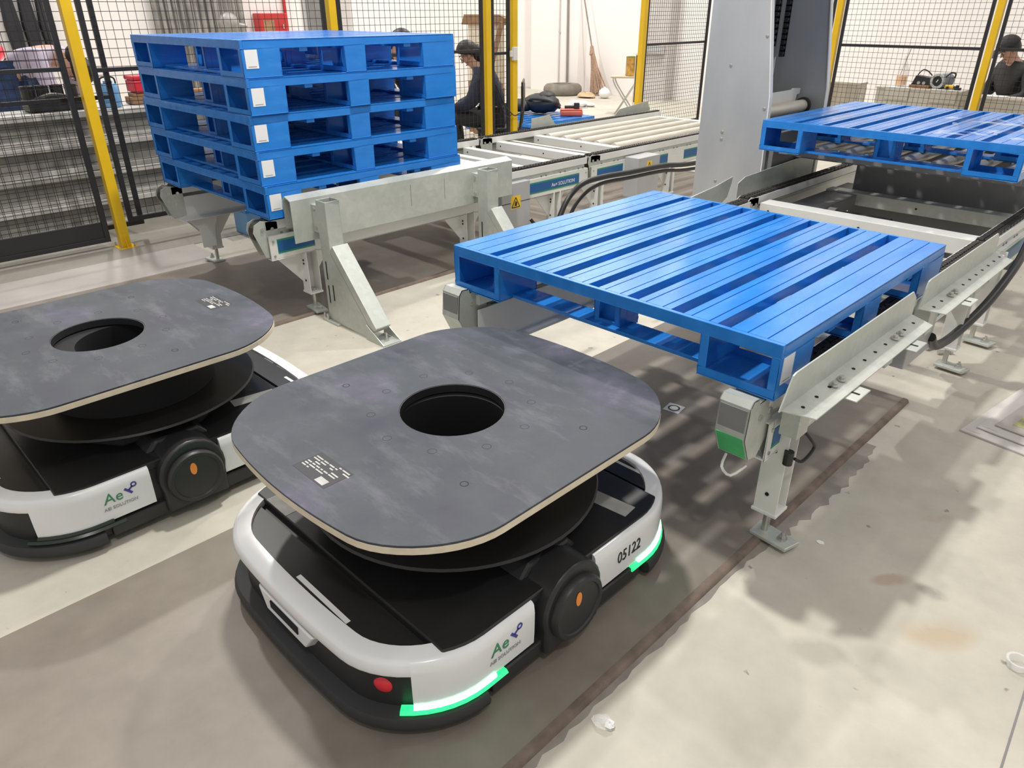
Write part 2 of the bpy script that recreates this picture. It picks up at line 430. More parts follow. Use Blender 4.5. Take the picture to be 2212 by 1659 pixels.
# torn stretch wrap on the lifted pallet
rnd = random.Random(3)
wr = thing('plastic_wrap', 'shreds of clear stretch wrap on the lifted pallet', 'plastic wrap', (.87, 2.6, .8645))
for k in range(16):
    x = -.25 + rnd.random() * .5; y = -.35 + rnd.random() * .75; L = .05 + rnd.random() * .12; a = rnd.random() * 3
    p = Vector((x, y, 0)); q = p + Vector((math.cos(a) * L, math.sin(a) * L, 0)); n = Vector((-math.sin(a), math.cos(a), 0)) * (.006 + .012 * rnd.random())
    up = Vector((0, 0, .004 + .006 * rnd.random()))
    MB().add([p - n, q - n * .4, q + n * .5, p + n, (p + q) / 2 + up, (p + q) / 2 + up + n], [(0, 1, 4), (1, 2, 5, 4), (2, 3, 5), (3, 0, 4, 5)]).build('shred', 'clear_plastic', wr)

# ================================================================== mobile robots
def outline(hw, hl, r, bulge, n=12):
    P = []
    for cx, cy, a0 in ((hw - r, -(hl - r), -90), (hw - r, hl - r, 0), (-(hw - r), hl - r, 90), (-(hw - r), -(hl - r), 180)):
        for k in range(n + 1):
            t = R(a0 + 90 * k / n); P.append([cx + r * math.cos(t), cy + r * math.sin(t)])
    # extra points along straight runs
    Q = []
    for i in range(len(P)):
        a, b = P[i], P[(i + 1) % len(P)]; d = math.dist(a, b); k = max(1, int(d / .03))
        for j in range(k): Q.append([a[0] + (b[0] - a[0]) * j / k, a[1] + (b[1] - a[1]) * j / k])
    for q in Q:
        s = max(0., (abs(q[1]) - (hl - r)) / r); q[1] += math.copysign(bulge * (1 - (q[0] / hw) ** 2) * s, q[1])
    out = []
    for i in range(len(Q)):
        a, b = Q[i - 1], Q[(i + 1) % len(Q)]; dx, dy = b[0] - a[0], b[1] - a[1]; L = math.hypot(dx, dy) or 1
        out.append((Q[i][0], Q[i][1], dy / L, -dx / L))
    return out
def runs(path, keep):
    """maximal consecutive stretches of a closed path for which keep(x, y) holds"""
    n = len(path); flags = [keep(p[0], p[1]) for p in path]
    if all(flags): return [path + path[:1]]
    st = next(i for i in range(n) if not flags[i]); out = []; cur = []
    for k in range(1, n + 1):
        i = (st + k) % n
        if flags[i]: cur.append(path[i])
        elif cur: out.append(cur); cur = []
    if cur: out.append(cur)
    return [c for c in out if len(c) > 1]
def make_robot(led_on, number, plate_turn):
    t = thing('mobile_robot', 'x', 'robot')
    BO = outline(.420, .490, .200, .030)
    # chassis and skirts
    pts = outline(.405, .475, .190, .030)
    MB().prism([(p[0], p[1]) for p in pts], 'z', .028, .185).build('chassis', 'black_plastic', t, smooth=True)
    for c in runs(BO, lambda x, y: abs(y) > .27):
        MB().band(c, [(-.02, .018), (.006, .016), (.018, .026), (.021, .042), (.014, .056), (-.02, .060)]).build('bumper', 'black_rubber', t, smooth=True)
    for s in (-1, 1):
        MB().box(min(s * .39, s * .424), max(s * .39, s * .424), -.27, .27, .026, .070).build('skirt', 'black_plastic', t, .004)
    # white shell panels: full height on the flanks and corners, upper band across both ends
    cap = [(.003, .172), (.0, .194), (-.004, .199), (-.012, .202), (-.046, .204), (-.048, .19)]
    for c in runs(BO, lambda x, y: abs(y) > .3 and abs(x) < .362):
        MB().band(c, [(-.012, .166), (.001, .166)] + cap).build('shell_band', 'white_gloss', t, smooth=True)
    for c in runs(BO, lambda x, y: abs(y + .02) > .088 and not (abs(y) > .3 and abs(x) < .345)):
        MB().band(c, [(-.012, .080), (.001, .080), (.0025, .12)] + cap).build('shell_panel', 'white_gloss', t, smooth=True)
    for s in (-1, 1):
        pk = MB().add([(-.10, s * .48, .10), (.10, s * .48, .10), (.14, s * .48, .152), (-.14, s * .48, .152), (-.085, s * .523, .102), (.085, s * .523, .102), (.12, s * .520, .152), (-.12, s * .520, .152)],
                      [(0, 1, 2, 3), (4, 5, 6, 7), (0, 1, 5, 4), (1, 2, 6, 5), (2, 3, 7, 6), (3, 0, 4, 7)]).build('sensor_housing', 'white_gloss', t, .004)
        MB().box(-.06, .06, min(s * .515, s * .5242), max(s * .515, s * .5242), .124, .144).build('slot', 'dark_void', pk)
    # status lights at the four corners
    for c in runs(BO, lambda x, y: abs(y) > .205 and not (abs(y) > .3 and abs(x) < .335)):
        g = MB().band(c, [(-.01, .060), (.008, .060), (.012, .066), (.006, .072), (-.01, .072)]).build('status_light', 'led_glow' if led_on else 'led_off', t, smooth=True)
        MB().band(c[1:-1], [(-.01, .072), (.006, .072), (.0085, .078), (.005, .084), (-.01, .084)]).build('light_core', 'led_core' if led_on else 'led_off', g, smooth=True)
    # black deck: two ends and a raised middle
    D = outline(.402, .455, .175, .030)
    for s in (-1, 1):
        pl = [(p[0], p[1]) for p in D if p[1] * s > .390]
        pl.sort(key=lambda q: q[0]); pl = [(pl[0][0] - .0, s * .390)] + pl + [(pl[-1][0], s * .390)]
        d = MB().prism(pl, 'z', .18, .1965).build('deck_end', 'deck_plastic', t)
        b = MB().box(-.03, .175, s * .458 - .006, s * .458 + .006, .1965, .1972) if s < 0 else MB().box(.17, .31, .440, .450, .1965, .1972)
        b.build('marking', 'label_white', d)
        m = MB()
        for k in range(14):
            if k in (5, 6): continue
            x = -.03 + k * .0135; m.box(x, x + .009, s * .472 - .002, s * .472 + .002, .1965, .1968)
        m.build('fine_print', 'print_grey', d)
    dm = MB().prism([(p[0], p[1]) for p in outline(.410, .462, .182, .03) if abs(p[1]) < .384], 'z', .18, .2065).build('deck_middle', 'deck_plastic', t, .004)
    for x, y in ((.20, -.30), (-.20, -.30), (.20, .30), (-.20, .30)): MB().cyl((x, y, .206), (x, y, .207), .011, 14).build('screw_hole', 'dark_void', dm)
    # wheel covers with arched fenders
    for s in (-1, 1):
        m = MB(); n = 14; arc = []
        for k in range(n + 1):
            a = R(-18 + 216 * k / n); arc.append((-.02 + .100 * math.cos(a), .138 + .104 * math.sin(a)))
        outer = [(q[0], max(q[1], .03)) for q in arc]
        x0, x1 = (.34, .440) if s > 0 else (-.440, -.34)
        m.prism([(.075, .03)] + outer + [(-.115, .03)], 'x', x0, x1)
        f = m.build('fender', 'black_plastic', t, .008, smooth=True)
        MB().prism([(-.12, .2), (.08, .2), (.045, .240), (-.085, .240)], 'x', *((.26, .36) if s > 0 else (-.36, -.26))).build('fender_ramp', 'black_plastic', f, .01)
        w = MB().lathe([(.084, 0), (.084, .014), (.079, .020), (.070, .020), (.067, .016), (.02, .017)], n=40)
        w.v = [(s * (.440 + v[2]), v[0] - .02, v[1] + .128) for v in w.v]
        h = w.build('wheel_cover', 'black_plastic', t, smooth=True)
        xs = s * .4572
        MB().prism([(-.026 + .010 * math.cos(R(a)) , .160 + .020 * math.sin(R(a))) for a in range(0, 360, 24)], 'x', min(xs, xs + s * .0012), max(xs, xs + s * .0012)).build('mark', 'orange_mark', h)
    # lift pedestal and turning disc
    MB().prism([(.31 * math.cos(R(a)), .30 * math.sin(R(a))) for a in range(15, 375, 45)], 'z', .206, .268).build('lift_base', 'black_plastic', t, .008)
    MB().lathe([(.0, .268), (.372, .268), (.378, .273), (.374, .279), (.0, .279)], n=64).build('lift_disc', 'deck_plastic', t, smooth=True)
    MB().lathe([(.0, .279), (.25, .279), (.22, .40), (.22, .432), (.14, .432), (.14, .30), (.0, .30)], n=40).build('lift_column', 'dark_void', t, smooth=True)  # near black: shade of the deep hollow put into the colour
    # load plate: dark faced plywood with a round opening
    T = bpy.data.objects.new('load_plate', None)
    O = outline(.428, .430, .195, .062); n = 64; hole = [(.136 * math.cos(2 * math.pi * k / n), .136 * math.sin(2 * math.pi * k / n)) for k in range(n)]
    def plate(name, z0, z1, off, mat, par):
        bm = bmesh.new(); out = [bm.verts.new((p[0] + p[2] * off, p[1] + p[3] * off, z0)) for p in O]; inn = [bm.verts.new((q[0], q[1], z0)) for q in hole]
        e = [bm.edges.new((out[i], out[(i + 1) % len(out)])) for i in range(len(out))] + [bm.edges.new((inn[i], inn[(i + 1) % n])) for i in range(n)]
        r = bmesh.ops.triangle_fill(bm, edges=e, use_beauty=True)
        fs = [g for g in r['geom'] if isinstance(g, bmesh.types.BMFace)]
        ex = bmesh.ops.extrude_face_region(bm, geom=fs)
        for g in ex['geom']:
            if isinstance(g, bmesh.types.BMVert): g.co.z = z1
        bmesh.ops.recalc_face_normals(bm, faces=bm.faces)
        me = bpy.data.meshes.new(name); bm.to_mesh(me); bm.free(); me.materials.append(MATS[mat])
        if plate_turn: me.transform(Matrix.Rotation(math.pi, 4, 'Z'))
        me.transform(Matrix.Translation((pcx, pcy, 0)))
        o = bpy.data.objects.new(name, me); COL.objects.link(o); o.parent = par
        b = o.modifiers.new('bevel', 'BEVEL'); b.width = .0012; b.segments = 2; b.limit_method = 'ANGLE'; b.angle_limit = R(50)
        return o
    bpy.data.objects.remove(T)
    sgn = -1 if plate_turn else 1
    pcx, pcy = (-.031, -.059) if plate_turn else (-.015, .015)
    top = plate('load_plate', .4545, .460, 0, 'worn_plate', t)
    lo = plate('plywood_core', .438, .4545, .0005, 'plywood_edge', top); lo['label'] = 'pale plywood edge'
    MB().ring((pcx, pcy, .437), (0, 0, 1), .1335, .1362, .0215, 48).build('hole_rim', 'black_plastic', top)
    for k in range(10):
        a = R(36 * k + 18); x = pcx + .205 * math.cos(a); y = pcy + .205 * math.sin(a)
        MB().ring((x, y, .4596), (0, 0, 1), .0100, .0112, .0005, 16).build('bolt_hole', 'dark_void', top)
    for x, y in ((-.30, -.12), (.30, .16), (.27, -.20)):
        MB().ring((pcx + sgn * x, pcy + sgn * y, .4596), (0, 0, 1), .008, .010, .0006, 14).build('bolt_hole', 'dark_void', top)
    lx, ly = pcx + sgn * .007, pcy + sgn * (-.385)
    lab = MB().box(lx - .064, lx + .064, ly - .038, ly + .038, .4595, .4604).build('data_label', 'print_black', top)
    m = MB(); rr = random.Random(5)
    for k in range(8):
        y = ly + .030 - k * .0078
        x = lx - .058
        while x < lx + .05:
            L = .008 + rr.random() * .02
            if rr.random() < .72 and not (x > lx + .01 and k > 4): m.box(x, x + L, y - .0018, y + .0018, .4604, .4607)
            x += L + .004
    m.box(lx + .020, lx + .052, ly - .034, ly - .016, .4604, .4607)
    stuff(m.build('fine_print', 'tape_grey', lab))
    # lettering on the flanks, emergency stop at the near end
    for s in (1,):
        xx = s * .4235; X = (0, s, 0); U = (0, 0, 1); oy = -.272 if s > 0 else .215
        text('logo_letters', 'Ae', .046, 'logo_green', t, (xx, oy, .136), X, U, shear=.1)
        m = MB(); y0 = oy + s * .060; m.bar((xx, y0, .163), (xx, y0 + s * .018, .143), .0014, .007, up=(0, s * .5, .5)); m.ring((xx - s * .0005, y0 + s * .026, .168), (s, 0, 0), .0045, .0085, .0012, 18)
        m.bar((xx, y0 + s * .010, .155), (xx, y0 + s * .022, .164), .0014, .005, up=(0, -s * .5, .5)); m.build('logo_mark', 'logo_blue', t)
        text('company_letters', 'AEI SOLUTION', .0140, 'print_grey', t, (xx, oy - s * .004, .115), X, U)
        if number: text('number', number, .050, 'print_black', t, (xx, (.165 if s > 0 else -.165), .122), X, U, xscale=.78)
    if not led_on: return t
    es = MB().lathe([(.0, 0), (.019, 0), (.019, .006), (.012, .010), (.012, .018), (.020, .020), (.022, .030), (.014, .036), (.0, .037)], n=20)
    ang = R(-62); d = Vector((math.cos(ang), math.sin(ang), 0)); u = Vector((0, 0, 1)); w = u.cross(d)
    es.v = [tuple(Vector((.285, -.440, .117)) + w * v[0] + u * v[1] + d * v[2]) for v in es.v]
    e = es.build('emergency_stop', 'stop_red', t, smooth=True); e['label'] = 'red emergency stop button'
    yr = MB().ring(Vector((.285, -.440, .117)) + d * .0005, d, .02, .028, .004, 20).build('button_ring', 'warning_yellow', e)
    return t
r1 = make_robot(True, '05122', False); r1.location = (.622, -.557, .012)
r1['label'] = 'nearer low mobile robot with green lit corners, number 05122 and scuffed dark load plate'
r2 = make_robot(False, None, True); r2.location = (-.552, -.945, 0); r2['label'] = 'farther low mobile robot with its lights off, cut by the left edge of the picture'
for r in (r1, r2): r['group'] = 'low mobile robots'
# strips of cloth tape on the decks
for root, q in ((r1, ((.32, .262, .12, .05, .1), (-.29, -.350, .10, .04, 0.))), (r2, ((.255, .28, .05, .145, -.14),))):
    for k, (x, y, w, h, a) in enumerate(q):
        b = MB().box(-w / 2, w / 2, -h / 2, h / 2, .2067, .2073); rt = Matrix.Rotation(a, 4, 'Z')
        b.v = [tuple(rt @ Vector(v) + Vector((x, y, 0))) for v in b.v]; b.build('tape_strip', 'tape_grey', root)

# ================================================================== chain conveyors
def rebase(t, loc):
    loc = Vector(loc); t.location = loc
    for c in t.children: c.location = Vector(c.location) - loc
    return t
def chain_run(xc, y0, y1, z, par):
    m = MB(); n = int((y1 - y0) / .026)
    for row in (-.012, .012):
        for k in range(n):
            y = y0 + (k + .5) * .026
            m.cyl((xc + row - .009, y, z + .009), (xc + row + .009, y, z + .009), .0085, 8)
            if k % 2: m.box(xc + row - .0105, xc + row - .0085, y - .017, y + .017, z + .002, z + .016).box(xc + row + .0085, xc + row + .0105, y - .017, y + .017, z + .002, z + .016)
    return stuff(m.build('chain', 'chain_steel', par))
def support_leg(par, x, y, so, ztop, zbot=.105, gusset=True):
    """white channel leg, open to its outer side, on a threaded rod and bolted foot plate"""
    w = .034
    m = MB().box(x - w, x + w, y - .032, y - .028, zbot, ztop).box(x - w, x + w, y + .028, y + .032, zbot, ztop)
    xi = x - so * w; m.box(min(xi, xi + so * .004), max(xi, xi + so * .004), y - .028, y + .028, zbot, ztop)
    m.box(x - w - .004, x + w + .004, y - .036, y + .036, zbot - .008, zbot + .002)
    leg = m.build('leg', 'white_paint', par, .0015)
    if gusset:
        xg = x - so * .02
        MB().prism([(y - .03, ztop), (y - .16, ztop), (y - .16, ztop - .02), (y - .03, ztop - .17)], 'x', xg - .002, xg + .002).prism([(y + .03, ztop), (y + .13, ztop), (y + .13, ztop - .02), (y + .03, ztop - .15)], 'x', xg - .002, xg + .002).build('gusset', 'white_paint', leg)
    for z in (zbot + .06, (zbot + ztop) / 2 + .04, ztop - .05): bolt(leg, (x + so * .0, y - .032, z), (0, -1, 0), .006, .002, 'dark_void')
    MB().cyl((x, y, .012), (x, y, zbot), .0105, 12).cyl((x, y, zbot + .002), (x, y, zbot + .014), .018, 6).build('threaded_rod', 'zinc_bolt', leg)
    sx = so
    fp = MB().prism([(x - .03 * sx, y - .035), (x + .085 * sx, y - .045), (x + .10 * sx, y + .015), (x - .03 * sx, y + .035)][::1 if sx > 0 else -1], 'z', .0125, .024).build('foot_plate', 'galvanised', leg, .002)
    MB().cyl((x + .058 * sx, y - .008, .024), (x + .058 * sx, y - .008, .030), .014, 12).cyl((x + .058 * sx, y - .008, .030), (x + .058 * sx, y - .008, .040), .010, 6).cyl((x + .058 * sx, y - .008, .04), (x + .058 * sx, y - .008, .05), .005, 10).build('anchor_bolt', 'zinc_bolt', fp)
def rail(par, xc, so, y0, y1, stripes, letters=None):
    r = MB().box(xc - .030, xc + .030, y0, y1, .455, .491).box(xc - .034, xc - .030, y0, y1, .455, .497).box(xc + .030, xc + .034, y0, y1, .455, .497).build('rail', 'white_paint', par, .001)
    chain_run(xc, y0, y1, .491, par)
    xo = xc + so * .024
    hs = box('hole_strip', 'galvanised', (min(xo, xo + so * .004), max(xo, xo + so * .004), y0 + .02, y1 - .02, .405, .455), r)
    n = max(3, int((y1 - y0) / .17))
    for k in range(n):
        y = y0 + .08 + (y1 - y0 - .16) * k / (n - 1)
        for d in (0, .045): bolt(hs, (xo + so * .004, y + d, .432), (so, 0, 0), .007, .003, 'dark_grey_panel')
    xw = xc + so * .045
    ch = MB().box(min(xw, xw - so * .004), max(xw, xw - so * .004), y0, y1, .312, .428)
    ch.box(min(xw, xw - so * .035), max(xw, xw - so * .035), y0, y1, .424, .428).box(min(xw, xw - so * .035), max(xw, xw - so * .035), y0, y1, .312, .316)
    w = ch.build('side_channel', 'white_paint', par, .0015)
    for a, b in stripes:
        g = box('stripe_border', 'strip_green', (min(xw, xw + so * .0008), max(xw, xw + so * .0008), a, b, .338, .408), w)
        box('stripe', 'strip_blue', (min(xw, xw + so * .0013), max(xw, xw + so * .0013), a + .002, b - .002, .347, .399), g)
    if letters: 
        text('letters', letters[0], letters[2], 'label_white', w, (xw + so * .0016, letters[1], .358), (0, so, 0), (0, 0, 1), .0004)
    for y in (y0 + .02, y1 - .02):
        for z in (.33, .40): bolt(w, (xw, y, z), (so, 0, 0), .006, .003)
    return r
def side_nose(par, xc, y0):
    """bare sprocket end: two shaped galvanised cheeks with the chain wheel between them"""
    P = [(y0 + .05, .490), (y0 - .03, .505), (y0 - .065, .490), (y0 - .075, .455), (y0 - .03, .33), (y0 + .0, .322), (y0 + .05, .33)]
    n = MB().prism(P, 'x', xc + .030, xc + .034).prism(P, 'x', xc - .034, xc - .030).build('end_cheek', 'galvanised', par)
    MB().cyl((xc - .02, y0 - .02, .450), (xc + .02, y0 - .02, .450), .052, 20).build('sprocket', 'chain_steel', n)
    for z, y in ((.465, y0 - .03), (.46, y0 + .02), (.40, y0 + .0)): bolt(n, (xc + .034, y, z), (1, 0, 0), .009, .006)
def capped_nose(par, xc, y0, green):
    """galvanised cover wrapped over the end of the rail"""
    P = [(y0 + .06, .503), (y0 - .022, .503), (y0 - .026, .520), (y0 - .055, .522), (y0 - .068, .505), (y0 - .075, .418), (y0 - .038, .345), (y0 + .005, .335), (y0 + .06, .40)]
    a, b = xc - .042, xc + .044
    m = MB().prism(P, 'x', a, a + .003).prism(P, 'x', b - .003, b)
    for i in range(0, 6):
        (ya, za), (yb, zb) = P[i], P[i + 1]
        m.add([(a, ya, za), (b, ya, za), (b, yb, zb), (a, yb, zb), (a, ya + .003, za - .003), (b, ya + .003, za - .003), (b, yb + .003, zb - .003), (a, yb + .003, zb - .003)],
              [(0, 1, 2, 3), (4, 5, 6, 7), (0, 1, 5, 4), (1, 2, 6, 5), (2, 3, 7, 6), (3, 0, 4, 7)])
    n = m.build('end_cover', 'galvanised', par, .001)
    box('end_face', 'dark_grey_panel', (a + .006, b - .006, y0 - .0735, y0 - .070, .424, .500), n)
    if green:
        MB().add([(a + .006, y0 - .0770, .420), (b - .006, y0 - .0770, .420), (b - .006, y0 - .042, .348), (a + .006, y0 - .042, .348), (a + .006, y0 - .074, .420), (b - .006, y0 - .074, .420), (b - .006, y0 - .039, .348), (a + .006, y0 - .039, .348)],
                 [(0, 1, 2, 3), (4, 5, 6, 7), (0, 1, 5, 4), (1, 2, 6, 5), (2, 3, 7, 6), (3, 0, 4, 7)]).build('end_face', 'mask_green', n)['label'] = 'green film'
    for z, y in ((.46, y0 - .01), (.465, y0 + .04)): bolt(n, (b, y, z), (1, 0, 0), .008, .005)
    MB().tube([(xc - .02, y0 - .03, .335), (xc - .02, y0 - .045, .300), (xc + .01, y0 - .05, .288), (xc + .03, y0 - .01, .31)], .004, 6, 3).build('clip', 'white_paint', n)
def cross_member(par, xa, xb, y, z0, z1, w=.05, mat='white_paint', name='cross_beam'):
    o = box(name, mat, (xa, xb, y - w / 2, y + w / 2, z0, z1), par, .003)
    for x in (xa + .05, (xa + xb) / 2): MB().cyl((x, y - w / 2 + .0005, (z0 + z1) / 2), (x, y - w / 2 - .001, (z0 + z1) / 2), .006, 10).build('bolt_hole', 'dark_void', o)
    return o

RL, RR, LL, LR = .055, 1.145, -2.435, -1.365
# --- right line, loading section
t = thing('chain_conveyor', 'white chain conveyor carrying the single blue pallet in front of the robot', 'conveyor', group='chain conveyors')
rail(t, RL, -1, .03, 1.93, [(.25, 1.4)]); rail(t, RR, 1, .03, 1.93, [(.06, .22), (1.1, 1.8)])
capped_nose(t, RL - .025, .02, False); capped_nose(t, RR - .010, -.005, True)
for y in (.14, 1.72):
    support_leg(t, 1.185, y, 1, .43); support_leg(t, RL - .02, y, -1, .43)
for y in (.75, 1.5): cross_member(t, RL + .03, RR - .03, y, .33, .40, mat='galvanised')
MB().box(RL + .035, RL + .039, .02, 1.5, .30, .44).box(RL + .035, RL + .085, .02, 1.5, .296, .30).build('inner_channel', 'white_paint', t, .001)
MB().tube([(1.225, .10, .42), (1.262, .13, .37), (1.265, .16, .33), (1.25, .14, .29), (1.235, .12, .30)], .0045, 8).build('sensor_cable', 'cable_black', t)
MB().cyl((1.224, .105, .285), (1.224, .105, .325), .013, 12).build('oval_reflector', 'cable_black', t)  # the black oval reflector beside the leg
lb = MB().box(1.1915, 1.1925, .055, .105, .405, .43).build('cable_tag', 'label_white', t)
# drive box beneath the far end
g = box('drive_box', 'grey_panel', (1.15, 1.20, 1.06, 1.33, .225, .43), t, .004)
MB().prism([(1.07, .385), (1.11, .385), (1.09, .42)], 'x', 1.2, 1.2012).build('warning_sign', 'warning_yellow', g)
rebase(t, (.6, .9, 0))
# --- right line, lift section
t = thing('chain_conveyor', 'chain conveyor running under the lifted pallet beside the grey mast', 'conveyor', group='chain conveyors')
rail(t, RL - .03, -1, 1.97, 4.3, [(2.2, 3.8)]); rail(t, RR, 1, 1.97, 4.3, [(2.2, 3.8)])
side_nose(t, RL - .03, 2.02); side_nose(t, RR, 2.02)
cross_member(t, RL + .02, RR - .03, 2.11, .395, .47, .10); cross_member(t, RL + .02, RR - .03, 2.93, .345, .415, .09, 'galvanised'); cross_member(t, RL, RR, 3.9, .36, .44, .06)
box('drive_cover', 'dark_grey_panel', (RL + .02, .26, 2.22, 3.2, .33, .405), t, .004)
MB().cyl((.34, 2.42, .36), (.62, 2.42, .36), .055, 20).cyl((.62, 2.42, .36), (.72, 2.42, .36), .042, 16).build('drive_motor', 'black_steel', t, smooth=True)
MB().cyl((.30, 2.42, .36), (.34, 2.42, .36), .062, 20).build('gear_housing', 'dark_grey_panel', t, smooth=True)
for y in (2.1, 4.1):
    support_leg(t, 1.185, y, 1, .43); support_leg(t, RL - .05, y, -1, .43)
box('rear_panel', 'dark_grey_panel', (.17, 1.10, 3.04, 3.06, .10, .57), t, .003)
rebase(t, (.6, 3.0, 0))

# --- left line, stack section
t = thing('chain_conveyor', 'white chain conveyor with blue stripe under the stack of blue pallets', 'conveyor', group='chain conveyors')
rail(t, LL, -1, -.02, 2.33, [(.2, 2.0)]); rail(t, LR, 1, -.02, 2.33, [(.02, .22), (1.745, 2.24)], ('Ae× SOLUTION', 1.965, .033))
side_nose(t, LL, -.01); side_nose(t, LR, -.01)
for y in (.19, 1.25, 2.02):
    support_leg(t, LR + .02, y, 1, .32); support_leg(t, LL - .02, y, -1, .32)
MB().box(LL + .030, LL + .034, -.01, 1.2, .315, .435).box(LL + .034, LL + .10, -.01, 1.2, .311, .315).build('inner_channel', 'white_paint', t, .001)
MB().prism([(.03, .31), (.21, .31), (.18, .24), (.17, .13), (.09, .13), (.085, .24)], 'x', LL + .05, LL + .056).build('bracket', 'white_paint', t, .002)
for y in (1.95, 2.2): cross_member(t, LL + .03, LR - .03, y, .40, .455, .06)
box('cover_plate', 'white_paint', (LL + .04, LR - .04, 1.35, 1.88, .435, .447), t, .002)
g = box('drive_box', 'grey_panel', (-1.365, -1.292, 1.49, 1.737, .165, .44), t, .004)
box('lid_gap', 'dark_void', (-1.2925, -1.2915, 1.49, 1.737, .320, .324), g)
ws = MB().box(-1.292, -1.2908, 1.566, 1.650, .283, .362).build('warning_sign', 'warning_yellow', g)
m = MB()
for (a, b) in (((1.574, .292), (1.642, .292)), ((1.642, .292), (1.608, .352)), ((1.608, .352), (1.574, .292))): m.bar((-1.2904, a[0], a[1]), (-1.2904, b[0], b[1]), .001, .006, up=(0, a[1] - b[1], b[0] - a[0]))
m.prism([(1.598, .300), (1.618, .300), (1.620, .320), (1.608, .332), (1.600, .316)], 'x', -1.2908, -1.290); m.build('symbol', 'print_black', ws)
rebase(t, (-1.9, 1.1, 0))
# --- left line, roller section
t = thing('roller_conveyor', 'white transfer conveyor with zinc rollers beyond the pallet stack', 'conveyor', group='chain conveyors')
rail(t, LL, -1, 2.37, 4.75, [(2.6, 4.4)]); rail(t, LR, 1, 2.37, 4.75, [(2.43, 2.72), (3.02, 3.28), (3.5, 4.4)])
side_nose(t, LL, 2.42); side_nose(t, LR, 2.42)
for y in (2.47, 3.35, 4.4):
    support_leg(t, LR + .02, y, 1, .32); support_leg(t, LL - .02, y, -1, .32)
for y in (2.55, 2.98, 4.66): cross_member(t, LL + .03, LR - .03, y, .40, .46, .07)
MB().box(LL + .04, LR - .04, 2.66, 2.70, .36, .452).build('cross_beam', 'galvanised', t)
for k in range(6):
    x = LL + .085 + k * .170
    MB().cyl((x, 3.06, .437), (x, 4.60, .437), .032, 18).cyl((x, 3.03, .437), (x, 4.63, .437), .012, 8).build('roller', 'roller_zinc', t, smooth=True)
g = box('drive_box', 'grey_panel', (-1.32, -1.2, 2.74, 3.0, .17, .45), t, .004)
ws = MB().box(-1.2, -1.1988, 2.84, 2.90, .35, .42).build('warning_sign', 'warning_yellow', g)
m = MB()
for (a, b) in (((2.846, .36), (2.894, .36)), ((2.894, .36), (2.87, .41)), ((2.87, .41), (2.846, .36))): m.bar((-1.1984, a[0], a[1]), (-1.1984, b[0], b[1]), .001, .005, up=(0, a[1] - b[1], b[0] - a[0]))
m.build('symbol', 'print_black', ws)
# guide plates above the far rail
MB().box(-2.505, -2.50, 3.02, 4.75, .45, .500).box(-2.50, -2.47, 3.02, 4.75, .452, .456).prism([(3.02, .45), (3.02, .575), (3.24, .585), (3.32, .50)], 'x', -2.506, -2.501).build('guide_plate', 'galvanised', t)
MB().prism([(4.10, .47), (4.22, .55), (4.66, .59), (4.72, .47)], 'x', -2.512, -2.507).build('guide_plate', 'galvanised', t)
rebase(t, (-1.9, 3.5, 0))

# ================================================================== guards and rails bolted beside the lines
t = thing('guard_rail', 'heavy galvanised channel guard on square posts in front of the pallet stack', 'guard rail')
prof = [(-1.285, .595), (-1.262, .615), (-1.215, .598), (-1.215, .400), (-1.219, .400), (-1.219, .594), (-1.262, .610), (-1.282, .592), (-1.282, .46), (-1.285, .46)]
MB().prism(prof, 'y', .06, 1.50).build('channel', 'galvanised', t)
for y in (.75, .98, 1.2): MB().box(-1.2152, -1.2145, y, y + .003, .46, .57).build('weld_mark', 'dark_grey_panel', t)
for y in (.20, 1.22):
    m = MB()
    for a, b, c, d in ((-1.165, -1.085, y - .04, y - .036), (-1.165, -1.085, y + .036, y + .04), (-1.165, -1.161, y - .036, y + .036), (-1.089, -1.085, y - .036, y + .036)): m.box(a, b, c, d, .01, .598)
    p = m.build('post', 'galvanised', t, .002)
    MB().box(-1.215, -1.165, y - .036, y + .036, .44, .57).build('mounting_bracket', 'galvanised', p, .002)
    for z in (.46, .55): bolt(p, (-1.19, y - .036, z), (0, -1, 0), .009, .006)
    for z in (.10, .22): MB().box(-1.14, -1.132, y - .0412, y - .040, z, z + .09).build('slot', 'dark_void', p)
    MB().box(-1.1, -1.092, y - .0412, y - .040, .12, .20).build('slot', 'dark_void', p)
    br = MB().bar((-1.075, y, .385), (-.775, y, .055), .086, .045, up=(1, 0, 1)).build('brace', 'galvanised', t, .004)
    MB().prism([(-1.085, .01), (-.76, .01), (-.80, .05), (-1.085, .36)], 'y', y - .043, y - .039).build('web_plate', 'galvanised', br)
    MB().box(-.83, -.70, y - .05, y + .05, .0, .007).prism([(-.83, .007), (-.70, .007), (-.83, .075)], 'y', y - .05, y - .046).prism([(-.83, .007), (-.70, .007), (-.83, .075)], 'y', y + .046, y + .05).build('brace_foot', 'galvanised', br)
    MB().cyl((-.745, y, .007), (-.745, y, .016), .013, 6).cyl((-.745, y, .016), (-.745, y, .045), .006, 8).build('anchor_bolt', 'zinc_bolt', br)
    f = MB().box(-1.20, -1.06, y - .06, y + .05, .0, .010).build('base_plate', 'galvanised', t, .002)
    for x in (-1.185, -1.16): MB().cyl((x, y - .052, .01), (x, y - .052, .022), .009, 6).cyl((x, y - .052, .022), (x, y - .052, .04), .005, 8).build('anchor_bolt', 'zinc_bolt', f)
rebase(t, (-1.1, .7, 0))

